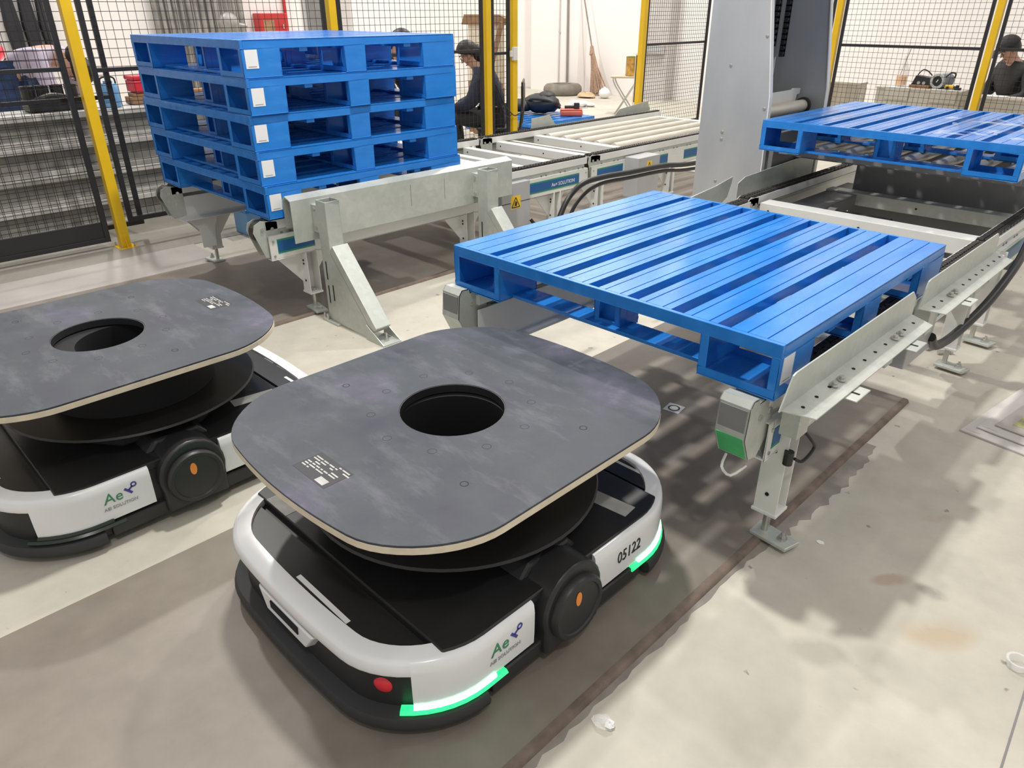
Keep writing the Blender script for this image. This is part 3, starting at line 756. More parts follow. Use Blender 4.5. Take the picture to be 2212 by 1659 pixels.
def angle_guard(label, y0, y1, x, zt, tabs):
    t = thing('side_guard', label, 'guard', group='angle guards of the right line')
    zf = zt - .088
    up = MB().prism([(y0, zf + .002), (y0 + .045, zt - .004), (y0 + .06, zt), (y1 - .04, zt), (y1, zt - .03), (y1, zf + .002)], 'x', x, x + .004).build('upright', 'galvanised', t)
    fl = MB().add([(x, y0 + .01, zf), (x, y1, zf), (x + .075, y1 - .02, zf - .012), (x + .075, y0 + .05, zf - .012), (x, y0 + .01, zf + .004), (x, y1, zf + .004), (x + .075, y1 - .02, zf - .008), (x + .075, y0 + .05, zf - .008)],
                  [(0, 3, 2, 1), (4, 5, 6, 7), (0, 1, 5, 4), (1, 2, 6, 5), (2, 3, 7, 6), (3, 0, 4, 7)]).build('flange', 'galvanised', t, .001)
    n = int((y1 - y0) / .075)
    for k in range(n):
        y = y0 + .07 + k * .075; MB().cyl((x + .03, y, zf - .002), (x + .03, y, zf + .0005), .005, 10).build('hole', 'dark_void', fl)
    for y in tabs:
        for d in (0, .045): MB().cyl((x + .035, y + d, zf), (x + .035, y + d, zf + .006), .012, 12).cyl((x + .035, y + d, zf + .006), (x + .035, y + d, zf + .012), .008, 6).build('bolt', 'zinc_bolt', fl)
        MB().box(x + .02, x + .105, y - .02, y + .07, zf - .018, zf - .013).build('slotted_tab', 'galvanised', t, .003)
        MB().box(x + .05, x + .095, y + .018, y + .026, zf - .0132, zf - .0122).build('slot', 'dark_void', t)
    [MB().box(x - .03, x + .02, q, q + .06, .40, zf).build('bracket', 'galvanised', t, .002) for q in (y0 + .1, y1 - .2)]
    rebase(t, (x, (y0 + y1) / 2, .41))
angle_guard('bent galvanised side guard along the right flank of the nearest blue pallet', -.055, .83, 1.238, .602, (.18, .60))
angle_guard('shorter galvanised side guard farther along, at the far right corner of the nearest pallet', .88, 1.74, 1.238, .604, (1.1,))
t = thing('side_guard', 'dark galvanised guide plate between the grey mast and the chain', 'guard', group='angle guards of the right line')
MB().prism([(2.05, .46), (2.05, .55), (2.12, .575), (2.95, .60), (2.95, .46)], 'x', -.065, -.06).build('upright', 'galvanised', t)
[MB().box(-.09, -.065, q, q + .04, .40, .54).build('bracket', 'galvanised', t) for q in (2.2, 2.7)]
rebase(t, (-.06, 2.5, .4))
t = thing('side_guard', 'low pointed guide plate behind the far left corner of the nearest blue pallet', 'guard', group='angle guards of the right line')
MB().prism([(1.15, .46), (1.15, .53), (1.45, .545), (1.80, .575), (1.965, .60), (1.96, .57), (1.93, .50), (1.85, .46)], 'x', -.055, -.05).build('upright', 'galvanised', t)
MB().box(-.05, -.02, 1.3, 1.34, .40, .5).build('bracket', 'galvanised', t)
rebase(t, (-.05, 1.6, .4))
t = thing('side_guard', 'small upright galvanised plate at the left front corner of the nearest blue pallet', 'guard', group='angle guards of the right line')
MB().box(-.075, -.07, .11, .75, .46, .60).box(-.075, -.05, .105, .11, .46, .60).build('upright', 'galvanised', t, .002)
MB().box(-.07, -.02, .3, .34, .40, .5).build('bracket', 'galvanised', t)
rebase(t, (-.07, .4, .4))

# ================================================================== lift mast and carriage
t = thing('lift_mast', 'tall grey sheet metal lift mast standing behind the blue pallets', 'lift')
PX = [(-.542, .0), (-.545, 2.6), (-.245, 2.6), (-.205, 1.42), (-.135, .95), (-.122, .60), (-.122, .0)]
MB().prism(PX, 'y', 2.40, 2.405).build('side_panel', 'mast_sheet', t)
MB().prism(PX, 'y', 3.14, 3.145).build('side_panel', 'mast_sheet', t)
for y in (2.40, 3.12):
    m = MB()
    for i in range(2, 6):
        (a, za), (b, zb) = PX[i], PX[i + 1]
        m.add([(a, y, za), (b, y, zb), (b, y + .03, zb), (a, y + .03, za), (a + .006, y, za), (b + .006, y, zb), (b + .006, y + .03, zb), (a + .006, y + .03, za)],
              [(0, 1, 2, 3), (4, 5, 6, 7), (0, 1, 5, 4), (1, 2, 6, 5), (2, 3, 7, 6), (3, 0, 4, 7)])
    m.build('white_flange', 'white_paint', t)
box('rear_panel', 'mast_sheet', (-.545, -.54, 2.405, 3.14, 0, 2.6), t)
for x, z in ((-.195, 1.249), (-.388, 1.098), (-.152, .889), (-.391, .744), (-.391, .705), (-.397, .466), (-.20, .3)):
    MB().lathe([(.009, 0), (.009, .002), (.006, .006), (0, .007)], n=12).build('rivet', 'zinc_bolt', t, smooth=True).matrix_basis = Matrix.Translation((x, 2.40, z)) @ Matrix.Rotation(R(90), 4, 'X')
for y in (2.80, 2.93):
    m = MB()
    for k in range(44):
        z = 1.14 + (0 if y > 2.9 else .06) + k * .03
        m.cyl((-.36, y - .012, z), (-.36, y + .012, z), .009, 8).box(-.372, -.348, y - .015, y - .012, z - .018, z + .018).box(-.372, -.348, y + .012, y + .015, z - .018, z + .018)
    stuff(m.build('lift_chain', 'black_steel', t))
box('chain_guide', 'dark_grey_panel', (-.42, -.40, 2.77, 2.96, 1.12, 2.6), t)
MB().box(-.42, -.40, 2.79, 2.795, .80, 1.12).box(-.42, -.40, 2.935, 2.94, .80, 1.12).build('guide_strip', 'white_paint', t)
MB().box(-.50, -.49, 3.02, 3.06, .75, 2.6).build('inner_rib', 'mast_sheet', t)
cp = MB().prism([(2.60, .862), (2.60, .935), (3.00, .938), (3.01, .946), (3.12, .94), (3.115, .908), (3.08, .906), (3.07, .857)], 'x', -.30, -.295).build('cam_plate', 'white_paint', t)
MB().cyl((-.25, 2.45, .845), (-.25, 3.08, .845), .035, 18).cyl((-.25, 2.41, .845), (-.25, 3.13, .845), .014, 10).build('guide_roller', 'roller_zinc', t, smooth=True)
MB().ring((-.25, 3.08, .845), (0, 1, 0), .014, .048, .02, 20).build('bearing', 'black_steel', t)
rebase(t, (-.35, 2.77, 0))
t = thing('lift_carriage', 'roller carriage holding up the blue pallet beside the mast', 'lift platform')
for y in (2.72, 3.10): box('fork_arm', 'dark_grey_panel', (-.112, 1.12, y, y + .05, .600, .645), t, .004)
for k in range(8):
    x = -.02 + k * .152
    MB().cyl((x, 2.50, .680), (x, 3.28, .680), .030, 18).cyl((x, 2.48, .680), (x, 3.30, .680), .010, 8).build('roller', 'roller_zinc', t, smooth=True)
[box('roller_frame', 'dark_grey_panel', (-.07, 1.12, y, y + .008, .650, .700), t) for y in (2.486, 3.285)]
for y in (2.72, 3.10): box('roller_bearer', 'dark_grey_panel', (-.07, 1.12, y + .01, y + .04, .645, .652), t)
box('back_plate', 'dark_grey_panel', (-.112, -.085, 2.45, 3.12, .55, .76), t, .004)
rebase(t, (.5, 2.78, .57))

# ================================================================== cables
def cable(label, pts, r): return tag(MB().tube(pts, r, 10).build('cable', 'cable_black', smooth=True), label, 'cable', 'loose black cables')
cable('thick black cable hose leaving the mast and drooping along the blue striped rail', [(-1.02, 4.2, .36), (-1.0, 3.14, .394), (-1.0, 2.75, .428), (-1.0, 2.364, .438), (-1.0, 2.1, .447), (-1.0, 1.90, .437), (-1.0, 1.772, .375), (-1.0, 1.69, .27), (-.98, 1.60, .13), (-.95, 1.5, .018)], .017)
cable('thinner black cable running beneath the cable hose at the mast', [(-1.02, 4.2, .32), (-1.0, 3.14, .355), (-1.0, 2.75, .392), (-1.0, 2.364, .402), (-1.0, 2.1, .410), (-1.0, 1.95, .385), (-1.01, 1.84, .31), (-1.0, 1.75, .20), (-.99, 1.66, .09), (-.97, 1.58, .013)], .012)
cable('black cable on the floor below the warning sign box', [(-1.27, 1.72, .20), (-1.2, 1.75, .12), (-1.02, 1.72, .03), (-.9, 1.85, .012), (-.75, 2.1, .012)], .011)
cable('black corrugated cable sagging under the guard at the far right', [(1.205, 1.3, .28), (1.20, 1.42, .205), (1.21, 1.62, .19), (1.24, 1.9, .26), (1.25, 2.2, .36), (1.22, 2.5, .40)], .018)

# ================================================================== safety fence
def fence_post(label, x, y, plate_ang=0., h=2.3):
    t = thing('fence_post', label, 'post', (x, y, 0), plate_ang, 'yellow fence posts')
    box('tube', 'yellow_paint', (-.03, .03, -.03, .03, .006, h), t, .003)
    b = box('base_plate', 'yellow_paint', (-.07, .07, -.055, .055, 0, .006), t, .001)
    for dx, dy in ((-.055, -.04), (.055, -.04), (-.055, .04), (.055, .04)): MB().cyl((dx, dy, .006), (dx, dy, .012), .008, 6).cyl((dx, dy, .012), (dx, dy, .028), .004, 8).build('anchor_bolt', 'zinc_bolt', b)
    for s in (-1, 1): MB().prism([(s * .03, .006), (s * .052, .006), (s * .03, .09)], 'y', -.003, .003).build('gusset', 'yellow_paint', t)
    return t
def fence_panel(label, x0, y0, x1, y1, rails=(1.06,), z0=.15, z1=2.25, pitch=.05, kick=None):
    a = Vector((x0, y0, 0)); b = Vector((x1, y1, 0)); L = (b - a).length; d = (b - a) / L
    t = thing('mesh_fence', label, 'fence', (x0, y0, z0), math.atan2(d.y, d.x), 'black mesh fence panels')
    H = z1 - z0
    for s in (.0, L - .03): box('frame_bar', 'black_steel', (s, s + .03, -.012, .012, 0, H), t, .002)
    for z in (0., H - .03): box('frame_bar', 'black_steel', (.03, L - .03, -.012, .012, z, z + .03), t, .002)
    for z in rails: box('cross_rail', 'black_steel', (.03, L - .03, -.008, .008, z - z0 - .012, z - z0 + .012), t, .002)
    if kick: box('kick_plate', 'black_steel', (.03, L - .03, -.006, .006, .03, kick), t, .002)
    m = MB(); w = .0016
    n = int((L - .06) / pitch)
    for k in range(1, n + 1):
        x = .03 + (L - .06) * k / (n + 1); m.add([(x - w, -w, .02), (x + w, -w, .02), (x, w * 1.4, .02), (x - w, -w, H - .02), (x + w, -w, H - .02), (x, w * 1.4, H - .02)], [(0, 1, 4, 3), (1, 2, 5, 4), (2, 0, 3, 5)])
    n = int((H - .06) / pitch)
    for k in range(1, n + 1):
        z = .03 + (H - .06) * k / (n + 1); m.add([(.02, w * 1.5 - w, z - w), (.02, w * 1.5 - w, z + w), (.02, w * 3, z), (L - .02, w * 1.5 - w, z - w), (L - .02, w * 1.5 - w, z + w), (L - .02, w * 3, z)], [(0, 1, 4, 3), (1, 2, 5, 4), (2, 0, 3, 5)])
    stuff(m.build('wire_mesh', 'black_steel', t))
    return t
FX = -3.235
fence_post('yellow fence post with base plate left of the pallet stack', FX + .015, -.085)
fence_post('yellow fence post rising behind the pallet stack', FX, 1.67)
fence_post('darker yellow fence post right of the pallet stack, beside the seated person', FX, 3.215)
fence_post('yellow gate post where the fence opening begins, beside the floor pallet', FX, 3.54)
fence_post('yellow post at the near side of the grey mast', FX, 5.51)
fence_post('yellow post half hidden by the right edge of the mast', -1.72, 6.85)
fence_post('yellow post in front of the person in black cap', -.245, 6.85)
fence_panel('black mesh fence panel at the left edge of the picture, with a solid foot', FX, -2.6, FX, -.16, (1.075,), .05, kick=.13)
fence_panel('sliding black mesh gate leaf behind the leftmost fence panel', FX - .10, -2.3, FX - .10, .10, (.90,), .10)
fence_panel('black mesh fence panel directly behind the pallet stack', FX, -.025, FX, 1.62)
fence_panel('black mesh fence panel in front of the seated person', FX, 1.72, FX, 3.165)
fence_panel('narrow black mesh gate leaf between two yellow posts', FX, 3.265, FX, 3.49, (1.03,))
fence_panel('black mesh fence panel left of the grey mast', FX, 5.56, FX, 6.80, (1.035,), pitch=.04)
fence_panel('black mesh back fence panel hidden for the most part by the mast', FX + .05, 6.85, -1.77, 6.85, (1.04,))
fence_panel('black mesh back fence panel above the two beige cabinets', -1.67, 6.85, -.295, 6.85, (1.04,))
fence_panel('black mesh back fence panel at the right edge, before the person in black cap', -.195, 6.85, 1.2, 6.85, (1.04,))
t = thing('gate_latch', 'white latch block on the gate post', 'latch', (FX + .035, 3.505, .97))
box('body', 'white_paint', (0, .03, -.02, .03, 0, .11), t, .004); box('hook', 'white_paint', (.0, .022, -.045, -.02, .03, .08), t, .003)
t = thing('cable_loop', 'loop of thin wire hanging at the gate post', 'wire')
MB().tube([(FX + .04, 3.28, .78), (FX + .06, 3.36, .62), (FX + .07, 3.42, .55), (FX + .06, 3.50, .50), (FX + .075, 3.58, .53), (FX + .06, 3.59, .57)], .005, 6).build('wire', 'cable_black', t)
MB().tube([(FX + .04, 3.29, .72), (FX + .07, 3.33, .58), (FX + .07, 3.40, .50), (FX + .06, 3.47, .52)], .004, 6).build('wire', 'cable_black', t)
rebase(t, (FX + .05, 3.4, .5))

# ================================================================== behind the left fence
def beam(label, x, y0, y1, z0, h, w):
    t = thing('steel_beam', label, 'steel beam', (x + w / 2, 0, z0), 0, 'stacked steel beams')
    for z in (0, h - .034): MB().box(-w / 2, w / 2, y0, y1, z, z + .034).build('flange', 'flange_lit', t, .003)  # flanges paler than the web, painting the light on their edges
    MB().box(-w * .1, w * .1, y0, y1, .034, h - .034).build('web', 'pipe_bundle', t)
    return t
lv = ['lowest', 'second', 'third', 'topmost']
for k in range(4):
    dx = (.07, .05, .02, 0)[k]
    beam('%s layer of the stacked grey steel beams behind the left fence, front row' % lv[k], -4.05 + dx, -5.2, 1.3 + .15 * (k % 2), .002 + .192 * k, .19, .17)
    beam('%s layer of the stacked grey steel beams behind the left fence, rear row' % lv[k], -4.28 + dx, -5.2, 1.2 + .12 * (k % 2), .002 + .192 * k, .19, .17)
ZB = .771
t = thing('engine_part', 'greasy dark engine part on the steel beams behind the left fence', 'engine part', (-4.12, -.02, ZB))
box('block', 'black_steel', (-.10, .10, -.20, .16, 0, .07), t, .01)
for k in range(4): MB().cyl((-.02, -.16 + k * .09, .07), (-.02, -.16 + k * .09, .15), .04, 14).ring((-.02, -.16 + k * .09, .15), (0, 0, 1), .025, .042, .008, 14).build('cylinder', 'chain_steel', t, smooth=True)
MB().tube([(.08, -.2, .05), (.1, -.05, .10), (.09, .1, .06), (.1, .18, .03)], .018, 8).build('hose', 'cable_black', t)
t = thing('bucket', 'light blue plastic canister on the beams beside the yellow post', 'canister', (-4.02, .30, ZB))
MB().lathe([(.0, 0), (.055, 0), (.062, .01), (.062, .13), (.05, .15), (.03, .155), (.03, .17), (.0, .17)], n=20).build('body', 'bucket_blue', t, smooth=True)
MB().tube([(0, -.05, .14), (0, -.04, .19), (0, .04, .19), (0, .05, .14)], .006, 6).build('handle', 'black_steel', t)
t = thing('timber', 'dark weathered timber lying on the beams beside the red box', 'timber', (-4.1, .62, ZB))
MB().box(-.07, .07, -.18, .45, 0, .05).box(-.05, .06, -.16, .42, .05, .075).build('plank', 'wood_brown', t, .006)
t = thing('toolbox', 'bright red plastic box behind the left fence beside the stack', 'box', (-4.1, .62, ZB + .077))
MB().box(-.08, .08, -.15, .25, 0, .085).build('body', 'red_plastic', t, .015); MB().box(-.085, .085, -.155, .255, .085, .115).build('lid', 'red_plastic', t, .01)
MB().tube([(0, -.03, .115), (0, -.02, .14), (0, .10, .14), (0, .11, .115)], .008, 6, 3).build('handle', 'red_plastic', t)

# things along the left wall
t = thing('fire_hose_cabinet', 'red fire hose cabinet with dark window on the white wall', 'cabinet', (-9.495, 4.53, .98))
box('body', 'red_paint', (0, .20, -.23, .23, 0, .36), t, .008); box('window', 'wood_brown', (.2, .204, -.18, .0, .04, .27), t); box('handle', 'zinc_bolt', (.2, .215, .13, .15, .15, .21), t)
t = thing('fire_pipe', 'thin red riser pipe beside the fire hose cabinet', 'pipe', (-9.46, 4.83, 0))
MB().cyl((0, 0, 0), (0, 0, 5), .022, 12).build('pipe', 'red_paint', t); MB().cyl((-.035, 0, 1.6), (0, 0, 1.6), .012, 8).build('clamp', 'zinc_bolt', t)
t = thing('grey_door', 'dark grey steel door leaf on the wall left of the white pillar', 'door', (-9.49, 5.42, 0))
box('leaf', 'dark_grey_panel', (0, .05, -.22, .24, 0, 2.2), t, .004); box('frame', 'grey_panel', (0, .03, -.27, -.22, 0, 2.25), t); box('handle', 'zinc_bolt', (.05, .09, .16, .19, 1.0, 1.04), t)
rr = random.Random(11)
for k in range(14):
    y = 2.84 + k * .095; w = .026 + rr.random() * .018
    o = MB().cyl((-9.40, y, .0), (-9.44, y, 2.6), w, 10).build('long_pipe', 'pipe_bundle', smooth=True)
    tag(o, 'grey pipe leaning upright against the white wall above the pallet stack', 'pipe', 'grey pipes leaning at the wall')
t = thing('stand_fan', 'grey round fan housing hanging in front of the leaning pipes', 'fan', (-8.9, 3.62, 1.12))
MB().blob((0, 0, .09), (.09, .15, .15), 18, 10).build('housing', 'pipe_bundle', t, smooth='all'); MB().cyl((0, 0, .2), (0, 0, 1.4), .015, 8).build('rod', 'pole_grey', t); MB().cyl((0, .14, .08), (0, .26, .06), .025, 10).build('arm', 'pipe_bundle', t)
t = thing('stand', 'thin steel stand under the fan housing', 'stand', (-8.9, 3.62, 0))
MB().cyl((0, 0, .01), (0, 0, 1.055), .02, 10).build('pole', 'pole_grey', t); MB().cyl((0, 0, 0), (0, 0, .012), .2, 20).build('base', 'pole_grey', t)
for k, y in enumerate((1.10, 1.29, 1.48)):
    t = thing('hanging_coat', ('leftmost', 'middle', 'rightmost')[k] + ' of the dark work coats hanging on the wall at the far left', 'coat', (-9.42, y, .82), 0, 'coats hanging at the far left')
    MB().add([(-.03, -.05, .9), (.03, -.05, .9), (.03, .05, .9), (-.03, .05, .9), (-.05, -.085, .4), (.05, -.08, .4), (.05, .085, .4), (-.05, .08, .4), (-.04, -.06, 0), (.05, -.07, .04), (.04, .07, 0), (-.05, .06, .03)],
             [(0, 1, 2, 3), (0, 1, 5, 4), (1, 2, 6, 5), (2, 3, 7, 6), (3, 0, 4, 7), (4, 5, 9, 8), (5, 6, 10, 9), (6, 7, 11, 10), (7, 4, 8, 11), (8, 9, 10, 11)]).build('cloth', 'trousers_dark', t, .015)
    MB().cyl((-.07, 0, .93), (.0, 0, .93), .012, 8).build('hook', 'zinc_bolt', t)

# ================================================================== things beyond the opening
t = thing('shoulder_bag', 'crumpled black bag lying on the floor pallet', 'bag', (-5.08, 5.92, .1535)); t.scale = (1.25, 1.25, 1.25)
MB().blob((0, 0, .10), (.24, .16, .095), 16, 9, .14, 4).build('body', 'bag_black', t, smooth='all')
MB().blob((-.18, -.12, .075), (.15, .10, .065), 14, 8, .18, 6).build('pocket', 'bag_black', t, smooth='all')
MB().blob((.05, .03, .17), (.10, .09, .05), 12, 7, .2, 8).build('collar', 'bag_black', t, smooth='all')
MB().tube([(-.1, -.1, .12), (.05, -.18, .16), (.18, -.08, .14), (.25, .02, .07)], .014, 8).build('strap', 'jacket_black', t)
t = thing('tool_case', 'orange red plastic tool case lying at the edge of the floor pallet', 'case', (-4.66, 6.02, .152), .75)
MB().box(-.13, .16, -.10, .10, 0, .075).build('shell', 'orange_case', t, .025, segs=3); MB().box(-.125, .155, -.095, .095, .074, .082).build('lid_seam', 'orange_case', t, .004)
t = thing('cordless_tool', 'dark hand tool resting on the orange case', 'tool', (-4.66, 6.0, .2345), .8)
MB().cyl((-.06, 0, .025), (.06, 0, .025), .02, 12).build('barrel', 'black_plastic', t); box('battery', 'black_plastic', (.06, .13, -.03, .03, 0, .075), t, .006); box('label', 'label_white', (.1302, .131, -.022, .022, .012, .06), t); MB().cyl((.13, .02, .012), (.24, .02, .012), .006, 8).build('bit', 'zinc_bolt', t)
t = thing('worn_tyre', 'flat grey worn tyre lying by the back wall', 'tyre', (-7.50, 9.10, 0))
MB().lathe([(.17, 0), (.30, .0), (.34, .04), (.35, .09), (.34, .14), (.30, .18), (.17, .18), (.15, .14), (.15, .04)], n=32).build('tread', 'tyre_grey', t, smooth=True)
MB().ring((0, 0, .16), (0, 0, 1), .17, .28, .024, 32).build('sidewall', 'tyre_grey', t)
t = thing('pole', 'thin dark pole leaning upright against the back wall', 'pole', (-7.72, 9.47, 0))
MB().cyl((0, 0, .0), (-.06, .02, 2.6), .020, 10).build('shaft', 'pole_grey', t); MB().cyl((0, 0, 0), (0, 0, .03), .03, 12).build('foot', 'black_rubber', t)
t = thing('pole', 'grey conduit fixed on the back wall left of the leaning pole', 'pipe', (-7.95, 9.485, 0))
MB().cyl((0, 0, 0), (0, 0, 3.5), .012, 8).build('shaft', 'pillar_grey', t); box('clip', 'pillar_grey', (-.02, .02, -.01, .03, 1.0, 1.03), t)
t = thing('broom', 'straw broom with brown head leaning against the back wall', 'broom', (-7.02, 9.40, 0))
m = MB(); rb = random.Random(2)
for k in range(46):
    a = rb.random() * 6.28; r0 = .03 * rb.random(); e = Vector((.12 + (rb.random() - .5) * .34, (rb.random() - .5) * .12, .012 + .05 * rb.random()))
    m.cyl((-.12 + r0 * math.cos(a), .06 + r0 * math.sin(a), .72), e, .010, 5, .014)
stuff(m.build('bristles', 'straw_brown', t))
MB().cyl((-.12, .06, .66), (-.15, .08, .80), .05, 12, .028).build('binding', 'straw_brown', t); MB().cyl((-.14, .07, .78), (-.42, .08, 1.75), .013, 8).build('handle', 'pole_grey', t)
t = thing('paper_scrap', 'crumpled yellow brown wrapping on the floor before the broom', 'wrapping', (-6.85, 8.95, 0))
MB().blob((0, 0, .045), (.16, .10, .05), 9, 5, .6, 5).build('sheet', 'cardboard', t); MB().blob((.14, .05, .03), (.06, .05, .03), 7, 4, .6, 9).build('fold', 'cardboard', t)
t = thing('plastic_ball', 'crumpled round white plastic bag on the floor right of the broom', 'plastic bag', (-6.55, 9.12, 0))
MB().blob((0, 0, .085), (.10, .10, .088), 12, 8, .12, 7).build('bag', 'paper_white', t, smooth='all'); MB().blob((.0, .0, .16), (.03, .03, .03), 7, 4, .4, 3).build('knot', 'paper_white', t)
t = thing('plastic_sheet', 'whitish thin plastic sheet crumpled on the floor behind the orange case', 'plastic sheet', (-6.1, 7.9, 0))
MB().blob((0, 0, .04), (.17, .15, .05), 10, 5, .5, 12).build('sheet', 'paper_white', t); MB().blob((.15, .1, .03), (.09, .07, .03), 8, 4, .5, 2).build('fold', 'paper_white', t)
t = thing('folding_stool', 'small folding stool with thin grey legs beside the yellow post', 'stool', (-5.0, 7.62, 0), R(30))
MB().box(-.20, .20, -.13, .13, .50, .525).build('seat', 'stool_wood', t, .01)
for s in (-1, 1):
    MB().tube([(-.16, s * .11, .50), (-.13, s * .11, .40), (.15, s * .11, .01)], .011, 8, 3).build('leg', 'zinc_bolt', t); MB().tube([(.16, s * .09, .50), (.13, s * .09, .40), (-.12, s * .09, .01)], .011, 8, 3).build('leg', 'zinc_bolt', t)
t = thing('paint_can', 'ochre and brown printed tin can with green rim on the stool', 'can', (-4.93, 7.66, .5255))
MB().lathe([(.0, 0), (.085, 0), (.088, .01), (.086, .02), (.086, .23), (.088, .24), (.0, .24)], n=24).build('body', 'can_ochre', t, smooth=True); MB().lathe([(.0, .24), (.088, .24), (.09, .255), (.08, .255), (.08, .245), (.0, .245)], n=24).build('rim', 'can_green', t, smooth=True)
t = thing('bollard', 'short yellow bollard block at the foot of the post left of the mast', 'bollard', (-3.36, 5.66, 0))
box('body', 'yellow_paint', (-.035, .03, -.045, .045, 0, .56), t, .01); box('back_strip', 'black_rubber', (.03, .042, -.045, .06, 0, .58), t, .004); box('foot', 'yellow_paint', (-.05, .04, -.06, .06, 0, .012), t)
t = thing('sensor_post', 'thin white sensor post with dark slit beside the stool', 'post', (-3.32, 5.56, 0))
box('profile', 'white_paint', (-.015, .015, -.015, .015, 0, .95), t, .002); box('slit', 'black_plastic', (-.004, .0155, -.016, .0, .45, .93), t)
t = thing('leaning_board', 'pale plywood board leaning behind the seated person, brown strip along its top', 'board')
MB().prism([(-5.35, .55), (-4.75, .55), (-4.75, 1.22), (-5.35, 1.22)], 'y', 4.90, 4.92).build('sheet', 'plywood_edge', t)
MB().prism([(-5.45, 1.22), (-4.72, 1.22), (-4.70, 1.29), (-4.80, 1.33), (-5.40, 1.33)], 'y', 4.88, 4.94).build('strip', 'wood_brown', t, .004)
MB().bar((-4.72, 4.85, 1.25), (-5.1, 4.75, .02), .03, .05).build('strut', 'wood_brown', t); MB().bar((-5.34, 4.91, .0), (-5.34, 4.91, .6), .04, .04).build('leg', 'wood_brown', t); MB().bar((-4.78, 4.91, .0), (-4.78, 4.91, .6), .04, .04).build('leg', 'wood_brown', t)
rebase(t, (-5.05, 5.15, 0))
t = thing('beacon', 'small red warning beacon on the floor behind the mesh, left of the mast', 'beacon', (-3.05, 7.6, 0))
MB().cyl((0, 0, .22), (0, 0, .30), .03, 12).build('lens', 'stop_red', t); MB().cyl((0, 0, .30), (0, 0, .36), .026, 12).build('cap', 'black_plastic', t); MB().cyl((0, 0, .06), (0, 0, .22), .012, 8).build('stem', 'dark_grey_panel', t); box('base', 'pillar_grey', (-.05, .05, -.05, .05, 0, .06), t, .005)
MB().tube([(.05, 0, .03), (.1, -.05, .02), (.12, -.2, .01), (.2, -.3, .01)], .008, 6).build('lead', 'cable_black', t)
t = thing('switch_box', 'grey box on the pillar behind the mesh left of the mast', 'switch box', (-5.8, 9.448, .72))
box('body', 'pillar_grey', (-.2, .2, -.06, 0, 0, .14), t, .01); box('lid', 'grey_panel', (-.18, .18, -.066, -.06, .01, .13), t)

# cabinets behind the back fence
def cabinet(label, x0, x1, y0, y1, h, group='beige cabinets'):
    t = thing('cabinet', label, 'cabinet', ((x0 + x1) / 2, (y0 + y1) / 2, 0), 0, group); w = (x1 - x0) / 2; d = (y1 - y0) / 2
    box('body', 'cabinet_beige', (-w, w, -d, d, .04, h - .02), t, .004); box('top', 'cabinet_beige', (-w - .006, w + .006, -d - .006, d + .006, h - .02, h), t, .003); box('plinth', 'dark_grey_panel', (-w + .02, w - .02, -d + .02, d - .02, 0, .04), t)
    e = box('end_door', 'cabinet_beige', (w, w + .012, -d + .02, d - .02, .08, h - .05), t, .003); box('pull', 'label_white', (w + .012, w + .02, -d + .06, -d + .075, h - .35, h - .12), e)
cabinet('beige cabinet right beside the mast behind the back fence', -2.15, -1.46, 7.05, 7.30, .66); cabinet('beige cabinet with bottle, speaker and papers on top', -1.26, -.44, 7.05, 7.30, .645); cabinet('beige cabinet in front of the person in black cap', -.30, .6, 7.05, 7.30, .605)
for lb, x0, x1 in (('white paper sheet hanging over the cabinet edge under the bottle', -1.18, -.92), ('white paper sheet hanging over the cabinet edge under the yellow drill', -.73, -.46)):
    t = thing('paper_sheet', lb, 'paper', ((x0 + x1) / 2, 7.05, .645)); w = (x1 - x0) / 2
    box('flat', 'paper_white', (-w, w, -.008, .20, .0005, .0025), t); box('overhang', 'cabinet_beige', (-w + .01, w - .01, -.012, -.0075, -.12, .0005), t)
t = thing('juice_bottle', 'clear bottle a third full of orange juice with a straw', 'bottle', (-1.07, 7.16, .649))
MB().lathe([(.05, 0), (.055, .01), (.055, .17), (.02, .25), (.016, .29), (.013, .29), (.017, .25), (.051, .17), (.051, .012), (.0, .012)], n=20).build('glass', 'clear_plastic', t, smooth=True)
MB().lathe([(.0, .013), (.05, .013), (.05, .10), (.0, .10)], n=20).build('juice', 'juice_orange', t, smooth=True); MB().cyl((-.02, 0, .11), (.03, 0, .36), .004, 6).build('straw', 'pole_grey', t)
t = thing('tool_kit', 'dark brown open tool kit beside the speaker on the cabinet', 'tool kit', (-.86, 7.17, .646))
box('tray', 'wood_brown', (-.10, .09, -.08, .08, 0, .03), t, .004); MB().prism([(-.09, .03), (.08, .03), (.08, .10), (-.06, .12)], 'y', -.05, .06).build('body', 'black_plastic', t, .005); MB().tube([(-.06, 0, .12), (-.02, 0, .17), (.03, .0, .16), (.08, 0, .12)], .006, 6).build('handle', 'black_steel', t)
for x in (-.02, .03): MB().cyl((x, -.05, .05), (x, -.056, .05), .016, 12).build('knob', 'speaker_rim', t)
t = thing('round_speaker', 'grey cylindrical speaker with pale rim lying on the cabinet', 'speaker', (-.68, 7.21, .649), R(-12))
MB().cyl((0, -.10, .072), (0, .10, .072), .068, 28).build('body', 'speaker_grey', t, .01, smooth=True); MB().ring((0, -.112, .072), (0, 1, 0), .048, .072, .02, 28).build('rim', 'speaker_rim', t, .003); MB().cyl((0, -.108, .072), (0, -.101, .072), .05, 24).build('membrane', 'jacket_black', t)
MB().prism([(-.012, .060), (-.004, .060), (.012, .088), (.004, .088)], 'y', -.110, -.1085).build('emblem', 'label_white', t); MB().tube([(.05, -.06, .11), (.08, -.03, .15), (.09, .04, .14), (.07, .08, .10)], .008, 6).build('strap', 'cable_black', t); box('foot', 'black_rubber', (-.03, .03, -.08, .08, 0, .006), t)
